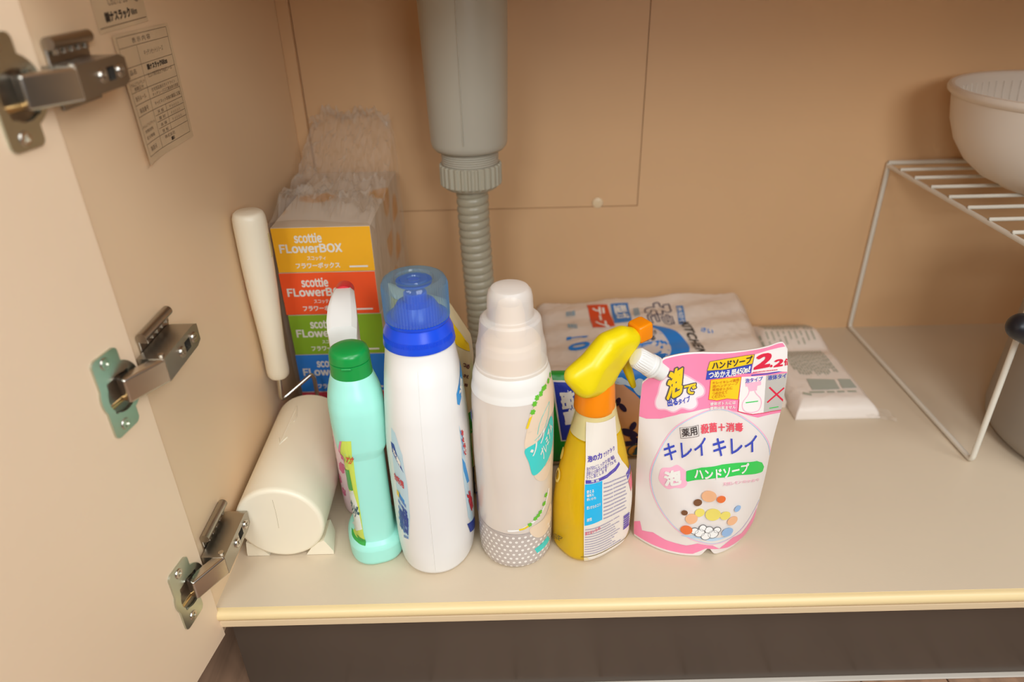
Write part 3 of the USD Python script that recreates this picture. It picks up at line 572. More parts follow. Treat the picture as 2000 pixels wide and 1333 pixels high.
rib = lambda t, r, z: r + (.00055 * np.cos(t * 64) if (.0205 < r and z < .2490) else 0) + 0 * t
part(wb, 'clear_cap', lathe([(.0234, .2236), (.0238, .2240), (.0238, .2485), (.0234, .2512), (.0222, .2534), (.0200, .2546), (.0145, .2542), (.0140, .2528), (.0128, .2524), (.0105, .2524), (.0100, .2536), (.0050, .2536), (.0045, .2526), (0, .2526)], wc, 336, rib), CLR, 30)
part(wb, 'cap_ring', lathe([(.0104, .2520), (.0130, .2520), (.0130, .2500), (.0104, .2500)], wc, 72), M('ring_blue', (24, 84, 190), .3), 30)
part(wb, 'cap_plug', lathe([(0, .2522), (.0042, .2522), (.0042, .2496), (0, .2496)], wc, 32), BLU, 30)
part(wb, 'spout', lathe([(0, .2236), (.0190, .2236), (.0180, .2280), (.0140, .2345), (.0090, .2365), (.0084, .2425), (.0078, .2430), (0, .2430)], wc, 64), BLU, 30)
wl = on_loft(white_body, .03)
INKB, INKR, SKY = M('navy_ink', (36, 62, 150), .4), M('red_ink', (206, 48, 58), .4), M('sky_ink', (60, 156, 224), .4)
pale = M('pale_sky_print', (196, 222, 232), .4)
prints(wb, wl, [('label_print', pale, [P([(-0.0704, 0.1455), (-0.0658, 0.1433), (-0.0599, 0.1264), (-0.0582, 0.0978), (-0.0592, 0.0658), (-0.0630, 0.0387), (-0.0686, 0.0430), (-0.0696, 0.0857), (-0.0703, 0.1254)]), P([(-0.0172, 0.1415), (-0.0152, 0.1308), (-0.0131, 0.0884), (-0.0079, 0.0433), (-0.0036, 0.0126), (-0.0155, 0.0476), (-0.0184, 0.0942)])]),
                ('label_print', SKY, [P([(-0.0671, 0.0867), (-0.0625, 0.0812), (-0.0632, 0.0755), (-0.0673, 0.0813)]), P([(-0.0159, 0.1582), (-0.0153, 0.1661), (-0.0016, 0.1779), (0.0053, 0.1816), (0.0050, 0.1721), (-0.0053, 0.1629), (-0.0134, 0.1555)]), P([(-0.0181, 0.1118), (-0.0148, 0.1034), (-0.0102, 0.0797), (-0.0138, 0.0818), (-0.0174, 0.0984)])]),
                ('label_print', INKB, [P([(-0.0711, 0.1331), (-0.0674, 0.1327), (-0.0599, 0.1102), (-0.0642, 0.1174), (-0.0697, 0.1249)]), P([(-0.0174, 0.0420), (-0.0026, 0.0304), (0.0003, 0.0150), (-0.0138, 0.0283)])]),
                ('print', M('dusk_blue_print', (110, 140, 196), .4), small_print([(-0.0725, 0.0535), (-0.0630, 0.0472), (-0.0610, 0.0783), (-0.0682, 0.0869)], 5, 21, dash=.2, ink=.5) + small_print([(-0.0683, 0.0364), (-0.0630, 0.0387), (-0.0612, 0.0594), (-0.0673, 0.0608)], 4, 22, dash=.3, ink=.5) + small_print([(-0.0168, 0.1179), (-0.0159, 0.1071), (-0.0148, 0.1327), (-0.0170, 0.1392)], 3, 23, dash=.3)),
                ('lettering', INKB, [T('漂白', [(-0.0722, 0.0464), (-0.0629, 0.0439), (-0.0696, 0.0698)], 3), T('除菌', [(-0.0654, 0.0578), (-0.0613, 0.0538), (-0.0652, 0.0758)], 2)]),
                ('lettering', INKR, [T('台所用', [(-0.0702, 0.0983), (-0.0611, 0.0939), (-0.0702, 0.1060)], 3), T('キッチン', [(-0.0170, 0.1359), (-0.0155, 0.1108), (-0.0136, 0.1348)], 5), T('泡', [(-0.0162, 0.0732), (-0.0100, 0.0462), (-0.0111, 0.0727)], 5)]),
                ('lettering', WHITEP, [T('衣類', [(-0.0689, 0.1263), (-0.0620, 0.1152), (-0.0681, 0.1305)], 3), T('泡', [(-0.0127, 0.1643), (-0.0063, 0.1747), (-0.0086, 0.1589)], 4)]), ('print', M('yellow_ink', (240, 206, 60), .4), [P([(-0.0691, 0.0888), (-0.0665, 0.0871), (-0.0673, 0.0813), (-0.0694, 0.0833)])])], .004)

# ------------------------------------------------------------------ softener bottle with the measuring cap
PEARL = M('pearl_plastic', (232, 219, 206), .17, subsurface_weight=.15, subsurface_radius=(1, .8, .7), subsurface_scale=.006, coat_weight=.25)
SHLD = M('white_shoulder_plastic', (240, 236, 228), .28)
so = thing('softener_bottle', 'pearly see-through bottle with a frosted measuring cap and dotted base', 'bottle', (-.0008, .066, 0))
part(so, 'bottle', rings(soft_body.grid(80, 96, z1=.1672)), PEARL, 35)
part(so, 'shoulder', rings(soft_body.grid(30, 96, .0003, .1668)), SHLD, 30)
sc = (-.0008, .066, 0)
FROST = film('frosted_cap', (250, 246, 240), .44, .34, 0, 1, .6, (255, 248, 238))
part(so, 'measuring_cap', lathe([(.0262, .1852), (.0272, .1854), (.0276, .1866), (.0274, .1885), (.0268, .1893), (.0263, .2015), (.0257, .2030), (.0251, .2060), (.0244, .2092), (.0241, .2102), (.0238, .2122), (.0229, .2215), (.0223, .2240), (.0207, .2256), (.0176, .2263), (.0171, .2268), (.0165, .2410), (.0156, .2455), (.0134, .2484), (.0100, .2496), (0, .2500)], sc, 96), FROST, 30)
part(so, 'spout', lathe([(0, .1856), (.0226, .1856), (.0222, .2060), (.0200, .2090), (.0118, .2110), (.0105, .2280), (.0085, .2360), (.0070, .2362), (0, .2360)], sc, 64), M('cream_spout', (244, 218, 180), .45), 30)
sl = on_loft(soft_body, .0315)
dots = []
for r_ in range(9):
    for c in range(22):
        z = .004 + r_ * .0047; s = -.0990 + (c + .5 * (r_ % 2)) * .0050
        if z > .0385 + .0012 * math.sin(s * 60) or s > .004: continue
        dots.append(Point(s, z).buffer(.00125, 4))
SIL = M('silver_band', (196, 184, 176), .35)
band = P([(-.099, 0.0022), (.008, .0022), (.008, .060), (-.004, .055), (-.014, .048), (-.026, .0425), (-.045, .041), (-.075, .042), (-.099, .046)])
TEAL = M('teal_label', (66, 214, 206), .4)
rib_ = spline([(-0.0560, 0.0449), (-0.0459, 0.0465), (-0.0356, 0.0512), (-0.0260, 0.0583), (-0.0195, 0.0674), (-0.0166, 0.0760)], 40, False)
leafg = M('bright_leaf', (104, 196, 52), .4)
lv = []
for (a, b) in [(-0.0233, 0.0647), (-0.0277, 0.0583), (-0.0325, 0.0543), (-0.0378, 0.0498), (-0.0209, 0.0722), (-0.0297, 0.0561)]: lv += [affinity.rotate(affinity.scale(Point(a, b).buffer(.0023, 6), 1, .45), rot_, origin=(a, b)) for rot_ in (20, 75, 130)]
lv2 = []
for (a, b) in [(-0.0088, 0.1791), (-0.0143, 0.1770), (-0.0225, 0.1747), (-0.0256, 0.1719), (-0.0298, 0.1702), (-0.0324, 0.1662), (-0.0343, 0.1598), (-0.0200, 0.1748)]: lv2 += [affinity.rotate(affinity.scale(Point(a, b).buffer(.0024, 6), 1, .45), rot_, origin=(a, b)) for rot_ in (10, 65, 120)]
tealp = SP([(-0.0406, 0.1281), (-0.0333, 0.1307), (-0.0240, 0.1357), (-0.0147, 0.1455), (-0.0096, 0.1249), (-0.0166, 0.1102), (-0.0252, 0.1034), (-0.0335, 0.1000), (-0.0382, 0.1144)], 50)
creamp = SP([(-0.0403, 0.1280), (-0.0392, 0.1457), (-0.0367, 0.1579), (-0.0302, 0.1675), (-0.0198, 0.1768), (-0.0075, 0.1806), (0.0010, 0.1676), (-0.0074, 0.1475), (-0.0163, 0.1466), (-0.0265, 0.1362)], 60)
creamp2 = SP([(-0.0335, 0.1011), (-0.0242, 0.1043), (-0.0158, 0.1106), (-0.0175, 0.0928), (-0.0238, 0.0894)], 40)
vin = [LN(spline([(-0.0332, 0.1335), (-0.0260, 0.1383), (-0.0192, 0.1484), (-0.0164, 0.1606)], 30, False), .0005), LN(spline([(-0.0306, 0.1382), (-0.0278, 0.1486), (-0.0214, 0.1567), (-0.0164, 0.1606)], 30, False), .0005)]
side = [sbox(-.0985, .042, -.0865, .150)]
prints(so, sl, [('dotted_band', SIL, [band]), ('dot_print', M('white_dot', (246, 240, 232), .4), dots),
                ('label_print', M('cream_label', (240, 216, 188), .4), [creamp, creamp2, SP([(-0.0378, 0.0448), (-0.0219, 0.0498), (-0.0133, 0.0568), (-0.0115, 0.0382), (-0.0242, 0.0298), (-0.0335, 0.0344)])]),
                ('label_print', TEAL, [tealp, P([(-0.0334, 0.0203), (-0.0171, 0.0240), (-0.0127, 0.0164), (-0.0305, 0.0138)])] + vin),
                ('ribbon_print', M('white_ribbon', (248, 246, 240), .35), [LN(rib_, .0022)]), ('leaf_print', leafg, lv + lv2),
                ('label_print', M('lemon_label', (244, 212, 40), .4), [P([(-0.0403, 0.1469), (-0.0375, 0.1554), (-0.0348, 0.1573), (-0.0365, 0.1524), (-0.0385, 0.1465)]), LN(spline([(-0.0467, 0.0466), (-0.0427, 0.0472), (-0.0390, 0.0491)], 10, False), .0018)]),
                ('lettering', WHITEP, [T('ソフ', [(-0.0362, 0.1177), (-0.0230, 0.1342), (-0.0373, 0.1254)], 4), T('プレミアム', [(-0.0253, 0.1110), (-0.0130, 0.1348), (-0.0291, 0.1201)], 3)]),
                ('lettering', INKB, [T('香', [(-.0945, .140), (-.0895, .138), (-.0945, .150)], 4)] + [LN([(-.0975 + .0016 * k, .046), (-.0935 + .0012 * k, .075 - .004 * k)], .0009) for k in range(5)])], .004)

# ------------------------------------------------------------------ yellow spray bottle
ys = thing('yellow_spray_bottle', 'spray bottle of yellow liquid with a yellow trigger head and orange collar', 'spray bottle', (.0655, .0715, 0))
LIQ = M('yellow_liquid', (255, 196, 0), .25, subsurface_weight=.5, subsurface_radius=(1, .75, .05), subsurface_scale=.012)
part(ys, 'liquid', rings(yellow_body.grid(50, 96, -.0009, .0015, .1175)), LIQ, 35)
part(ys, 'bottle', rings(yellow_body.grid(70, 128)), film('clear_shell', (248, 216, 90), .95, .10, 0, 1, .9, (255, 252, 236)), 35)
part(ys, 'neck_film', rings(yellow_body.grid(20, 96, -.0008, .1195, .1425)), M('milky_neck', (226, 214, 176), .3), 35)
ORG = M('orange_plastic', (255, 140, 0), .32, subsurface_weight=.15, subsurface_radius=(1, .5, .1), subsurface_scale=.005)
YEL = M('yellow_plastic', (240, 214, 4), .34, subsurface_weight=.12, subsurface_radius=(1, .8, .1), subsurface_scale=.005)
yc = (.0640, .0715, 0)
part(ys, 'collar', lathe([(0, .1400), (.0160, .1400), (.0165, .1410), (.0163, .1440), (.0156, .1560), (.0148, .1650), (.0130, .1700), (0, .1700)], yc, 72), ORG, 35)
E1 = np.array([.84, .52, 0.10]); E1 /= np.linalg.norm(E1)
part(ys, 'trigger_head', blob([(.0480, .0600, .1760, .0096), (.0555, .0600, .1690, .0112), (.0640, .0705, .1665, .0142), (.0610, .0640, .1830, .0118), (.0720, .0700, .1965, .0105), (.0830, .0765, .1985, .0098), (.0890, .0800, .1960, .0094), (.0740, .0745, .1760, .0105)], 16, .0022,
                              [(0, 1, 2, 3), (2, 3, 7), (3, 4, 5, 7), (4, 5, 6, 7)]), YEL, True)
n0 = np.array([.0905, .0815, .1985]); side_ = np.cross(UP, E1); side_ /= np.linalg.norm(side_); upn = np.cross(E1, side_)
part(ys, 'nozzle', put(rbx(-.0076, .0076, -.0072, .0078, -.0005, .0135, .0022), n0 + E1 * .0035, side_, upn, E1), ORG, 30)
part(ys, 'trigger', blob([(.0855, .0820, .1850, .0045), (.0900, .0875, .1680, .0040), (.0945, .0900, .1550, .0033), (.0975, .0905, .1465, .0023)], 5, .0015, [(0, 1), (1, 2), (2, 3)]), YEL, True)
yl = on_loft(yellow_body, .03)
lab = P([(-0.0823, 0.1361), (-0.0679, 0.1365), (-0.0533, 0.1371), (-0.0375, 0.1378), (-0.0398, 0.1200), (-0.0420, 0.1034), (-0.0383, 0.0938), (-0.0305, 0.0817), (-0.0225, 0.0577), (-0.0275, 0.0325), (-0.0278, 0.0120), (-0.0382, 0.0037), (-0.0473, 0.0017), (-0.0569, 0.0040), (-0.0692, 0.0027), (-0.0712, 0.0588), (-0.0754, 0.1047)])
PUR, CYN = M('violet_ink', (92, 78, 176), .4), M('cyan_ink', (34, 186, 236), .4)
tq = [(-0.0686, 0.0115), (-0.0393, 0.0092), (-0.0437, 0.0421), (-0.0691, 0.0420)]
tq2 = [(-0.0526, 0.0455), (-0.0376, 0.0430), (-0.0316, 0.0785), (-0.0531, 0.0839)]
tq3 = [(-0.0695, 0.0495), (-0.0526, 0.0455), (-0.0536, 0.0850), (-0.0722, 0.0854)]
bandp = P([(-0.0726, 0.0881), (-0.0604, 0.0880), (-0.0505, 0.0888), (-0.0461, 0.0913), (-0.0421, 0.0948), (-0.0413, 0.0918), (-0.0456, 0.0879), (-0.0501, 0.0857), (-0.0596, 0.0852), (-0.0721, 0.0850)])
GRYI, PNK = M('grey_violet_ink', (176, 168, 190), .5), M('pink_ink', (236, 112, 132), .4)
hexa = [affinity.scale(Point(a, b).buffer(r, 2), 1, 1.15) for (a, b), r in zip([(-0.1054, 0.0776), (-0.1094, 0.0977), (-0.0981, 0.0666)], (.0062, .0052, .0035))]
prints(ys, yl, [('label', M('cream_white_label', (240, 230, 216), .4), [lab], 'cream paper label'), ('hexagon_print', M('pale_hexagon', (250, 222, 110), .3), [h.difference(h.buffer(-.0022)) for h in hexa[:1]] + hexa[1:2]),
                ('label_print', PUR, [bandp, P([(-0.0354, 0.0791), (-0.0227, 0.0828), (-0.0231, 0.0792), (-0.0341, 0.0714)])]), ('label_print', CYN, [P([(-0.0727, 0.0845), (-0.0545, 0.0850), (-0.0535, 0.0466), (-0.0697, 0.0448)])]),
                ('print', GRYI, small_print(tq, 11, 2, dash=.02, ink=.38) + small_print(tq2, 10, 3, dash=.03, ink=.34)), ('lettering', PNK, [T('使えないもの', [(-0.0688, 0.0340), (-0.0548, 0.0367), (-0.0689, 0.0380)], 2), P([(-0.0334, 0.0699), (-0.0235, 0.0762), (-0.0246, 0.0618), (-0.0293, 0.0564)])]),
                ('lettering', PUR, [T('泡の力', [(-0.0726, 0.1036), (-0.0560, 0.1059), (-0.0737, 0.1091)], 3), T('でラクラク', [(-0.0549, 0.1060), (-0.0448, 0.1082), (-0.0553, 0.1101)], 1), T('泡が汚れにしっかり密着', [(-0.0725, 0.0957), (-0.0455, 0.1003), (-0.0732, 0.0996)], 0), T('皮膚などの黒ずみや湯アカを', [(-0.0719, 0.0921), (-0.0445, 0.0962), (-0.0725, 0.0957)], 0), T('ラクに落とします', [(-0.0720, 0.0886), (-0.0502, 0.0919), (-0.0725, 0.0921)], 0)]
                  + [quad([(-0.0394, 0.0205), (-0.0303, 0.0196), (-0.0320, 0.0355), (-0.0402, 0.0369)], 0, v, 1, v + .1) for v in (0, .14, .3, .46, .62, .78, .9)]),
                ('lettering', WHITEP, [T('用 途', [(-0.0664, 0.0862), (-0.0576, 0.0860), (-0.0667, 0.0884)], 2), T('使える', [(-0.0699, 0.0763), (-0.0622, 0.0769), (-0.0703, 0.0796)], 2), T('場所と', [(-0.0696, 0.0730), (-0.0620, 0.0736), (-0.0699, 0.0759)], 2), T('使いかた', [(-0.0693, 0.0696), (-0.0597, 0.0701), (-0.0695, 0.0725)], 2), T('使いかたのコツ', [(-0.0687, 0.0612), (-0.0552, 0.0619), (-0.0689, 0.0647)], 2), T('液性', [(-0.0679, 0.0489), (-0.0628, 0.0497), (-0.0681, 0.0525)], 2)]),
                ('lettering', M('olive_ink', (120, 96, 20), .4), [T('回収', [(-0.1025, 0.0099), (-0.0944, 0.0158), (-0.1001, 0.0179)], 1), quad([(0.0886, 0.0036), (-0.0905, 0.0102), (-0.0905, 0.0138), (0.0855, 0.0039)], 0, 0, .9, .2)])], .004)

# ------------------------------------------------------------------ pink soap refill pouch
pg = thing('soap_pouch', 'pink and white soap refill pouch with a white screw cap at its corner', 'refill pouch', (.15, .06, 0))
FOIL = M('white_foil', (238, 228, 220), .36, bump=.10, bscale=34.0)
def pouch_xz(u, v):
    z = v * float(PTOP(u)); return PX0(np.clip(z, 0, .21)) + u * (PX1(np.clip(z, 0, .21)) - PX0(np.clip(z, 0, .21))), z
pu, pv = np.linspace(0, 1, 90), np.linspace(0, 1, 110)
Xp, Zp = np.zeros((90, 110)), np.zeros((90, 110))
notch = .0085 * np.exp(-((pu - .62) / .045) ** 2) + .004 * np.clip((pu - .85) / .15, 0, 1) ** 2
for i, u in enumerate(pu):
    for j, v in enumerate(pv):
        Xp[i, j], Zp[i, j] = pouch_xz(u, v)
    Zp[i] += .0008 + notch[i] * (1 - pv) ** 8
Yf = pouch_front(Xp, Zp); fr = np.stack([Xp, Yf, Zp], -1)
wp_ = 2 * (Xp - PX0(np.clip(Zp, 0, .21))) / (PX1(np.clip(Zp, 0, .21)) - PX0(np.clip(Zp, 0, .21))) - 1
Yr = Yf + .0003 + .046 * np.interp(Zp, [0, .03, .08, .13, .165, .19], [.9, 1.0, .85, .52, .18, .008]) * (1 - np.abs(np.clip(wp_, -1, 1)) ** 2.2); bk = np.stack([Xp, Yr, Zp], -1)
I = np.arange(90 * 110).reshape(90, 110); n_ = I.size
def strip(a, b): return np.vstack([np.stack([a[:-1], a[1:], b[1:]], 1), np.stack([a[:-1], b[1:], b[:-1]], 1)])
Fp = np.vstack([quads(I), quads(I + n_)[:, ::-1]] + [strip(k, k + n_) for k in (I[:, 0], I[:, -1], I[0], I[-1])])
part(pg, 'pouch', trimesh.Trimesh(np.vstack([fr.reshape(-1, 3), bk.reshape(-1, 3)]), Fp, process=False), FOIL, 60)
PK, PKL = M('pink_print', (250, 140, 176), .36), M('pale_pink_print', (252, 186, 206), .36)
pz = lambda uv, off: np.stack([uv[:, 0], pouch_front(uv[:, 0], uv[:, 1]) - off, uv[:, 1]], 1)
inner = P([(float(PX0(z)) + .0001, z) for z in np.linspace(.003, .160, 40)] + [(float(a), float(b)) for a, b in [pouch_xz(u, .9995) for u in np.linspace(.01, .99, 40)]] + [(float(PX1(z)) - .0001, z) for z in np.linspace(.189, .006, 40)] + [(float(PX1(.006)) - .02, .0045), (.160, .0095), (.150, .0030)])
def art(s): return [k.intersection(inner) for k in s]
head_ = P([(0.0964, 0.1311), (0.1052, 0.1292), (0.1159, 0.1310), (0.1305, 0.1384), (0.1462, 0.1417), (0.1615, 0.1439), (0.1753, 0.1402), (0.1908, 0.1336), (0.2116, 0.1343), (0.2162, 0.1470), (0.2113, 0.2135), (0.0857, 0.2144), (0.0897, 0.1420)])
cloud = SP([(0.1138, 0.1400), (0.1115, 0.1461), (0.1129, 0.1529), (0.1139, 0.1613), (0.1169, 0.1674), (0.1241, 0.1711), (0.1347, 0.1675), (0.1421, 0.1628), (0.1469, 0.1584), (0.1461, 0.1530), (0.1414, 0.1507), (0.1423, 0.1467), (0.1373, 0.1424), (0.1306, 0.1435), (0.1244, 0.1392), (0.1191, 0.1405)], 80)
foot_ = P([(0.1008, 0.0155), (0.1071, 0.0223), (0.1092, 0.0131), (0.1171, 0.0168), (0.1272, 0.0135), (0.1435, 0.0124), (0.1525, 0.0154), (0.1660, 0.0122), (0.1727, 0.0067), (0.1840, 0.0167), (0.1924, 0.0166), (0.2028, 0.0276), (0.2061, 0.0354), (0.2068, 0.0068), (0.2007, -0.0145), (0.1719, -0.0043), (0.1449, -0.0021), (0.1202, -0.0003), (0.1021, -0.0056)])
ring_o = SP([(0.1109, 0.0743), (0.1132, 0.0946), (0.1206, 0.1148), (0.1327, 0.1326), (0.1482, 0.1404), (0.1635, 0.1432), (0.1797, 0.1360), (0.1971, 0.1189), (0.2093, 0.0939), (0.2100, 0.0708), (0.2064, 0.0393), (0.1911, 0.0223), (0.1718, 0.0133), (0.1514, 0.0178), (0.1318, 0.0304), (0.1191, 0.0461)], 120)
ring_c = ring_o.difference(ring_o.buffer(-.0009)); ring_b = ring_o.buffer(-.0009).difference(ring_o.buffer(-.0015))
tag2 = P([(0.1500, 0.1807), (0.1622, 0.1843), (0.1751, 0.1871), (0.1819, 0.1878), (0.1813, 0.1801), (0.1703, 0.1779), (0.1592, 0.1750), (0.1486, 0.1732)])
tagb = P([(0.1486, 0.1732), (0.1592, 0.1750), (0.1703, 0.1779), (0.1813, 0.1801), (0.1811, 0.1720), (0.1708, 0.1721), (0.1597, 0.1684), (0.1481, 0.1655)])
tagw = P([(0.1823, 0.1878), (0.1921, 0.1907), (0.2016, 0.1927), (0.2065, 0.1935), (0.2097, 0.1716), (0.2024, 0.1725), (0.1926, 0.1718), (0.1814, 0.1724)])
yb = P([(0.1518, 0.1658), (0.1634, 0.1687), (0.1738, 0.1695), (0.1733, 0.1604), (0.1728, 0.1514), (0.1646, 0.1520), (0.1574, 0.1494), (0.1513, 0.1498), (0.1516, 0.1566)])
bt = P([(0.1741, 0.1695), (0.1909, 0.1692), (0.1933, 0.1695), (0.1958, 0.1368), (0.1860, 0.1376), (0.1736, 0.1416), (0.1736, 0.1513)])
btg = P([(0.1933, 0.1695), (0.2099, 0.1707), (0.2104, 0.1563), (0.2108, 0.1372), (0.1953, 0.1369)])
PURL, GRN2 = M('blue_violet_ink', (62, 78, 186), .4), M('emerald_ink', (58, 206, 88), .4)
YL2, GREY2, RED2, LTB = M('sunny_print', (250, 206, 30), .4), M('grey_print_panel', (196, 190, 180), .4), M('crimson_ink', (226, 40, 70), .4), M('pale_blue_print', (190, 216, 236), .4)
bottle_o = SP([(0.1778, 0.1646), (0.1891, 0.1649), (0.1894, 0.1623), (0.1863, 0.1608), (0.1864, 0.1565), (0.1912, 0.1507), (0.1927, 0.1444), (0.1910, 0.1400), (0.1850, 0.1391), (0.1793, 0.1407), (0.1765, 0.1444), (0.1766, 0.1494), (0.1803, 0.1548), (0.1807, 0.1589), (0.1788, 0.1624)], 60)
crossx = [LN([(0.1971, 0.1591), (0.2110, 0.1450)], .0014), LN([(0.2090, 0.1578), (0.1972, 0.1456)], .0014)]
green = P([(0.1378, 0.0874), (0.1490, 0.0926), (0.1652, 0.0950), (0.1823, 0.0945), (0.1948, 0.0936), (0.2003, 0.0898), (0.2034, 0.0840), (0.2027, 0.0792), (0.1961, 0.0801), (0.1793, 0.0830), (0.1617, 0.0839), (0.1461, 0.0804), (0.1384, 0.0776)])
blobp = SP([(0.1177, 0.0819), (0.1196, 0.0875), (0.1258, 0.0892), (0.1304, 0.0920), (0.1345, 0.0897), (0.1378, 0.0865), (0.1374, 0.0808), (0.1393, 0.0762), (0.1363, 0.0716), (0.1299, 0.0710), (0.1247, 0.0685), (0.1207, 0.0706), (0.1178, 0.0745)], 60)
frame_ = P([(0.1301, 0.1263), (0.1441, 0.1301), (0.1451, 0.1207), (0.1316, 0.1166)]); frame_ = frame_.difference(frame_.buffer(-.0003))
def outline(s, p, w, bold=3): g_ = T(s, p, bold); return g_, g_.buffer(w)
awa, awa_o = outline('泡', [(0.1186, 0.1478), (0.1305, 0.1551), (0.1189, 0.1722)], .0010, 4); de_, de_o = outline('で', [(0.1313, 0.1535), (0.1408, 0.1547), (0.1318, 0.1616)], .0008, 3)
bub = []
for (a, b), r in zip([(0.1529, 0.0282), (0.1584, 0.0246), (0.1643, 0.0265), (0.1483, 0.0306), (0.1603, 0.0312), (0.1672, 0.0308), (0.1550, 0.0333)], (.0042, .0040, .0044, .0032, .0034, .0030, .0030)): bub.append(Point(a, b).buffer(r))
bubs = union_all(bub)
pad = lambda pts, r: [Point(a, b).buffer(k) for (a, b), k in zip(pts, r)]
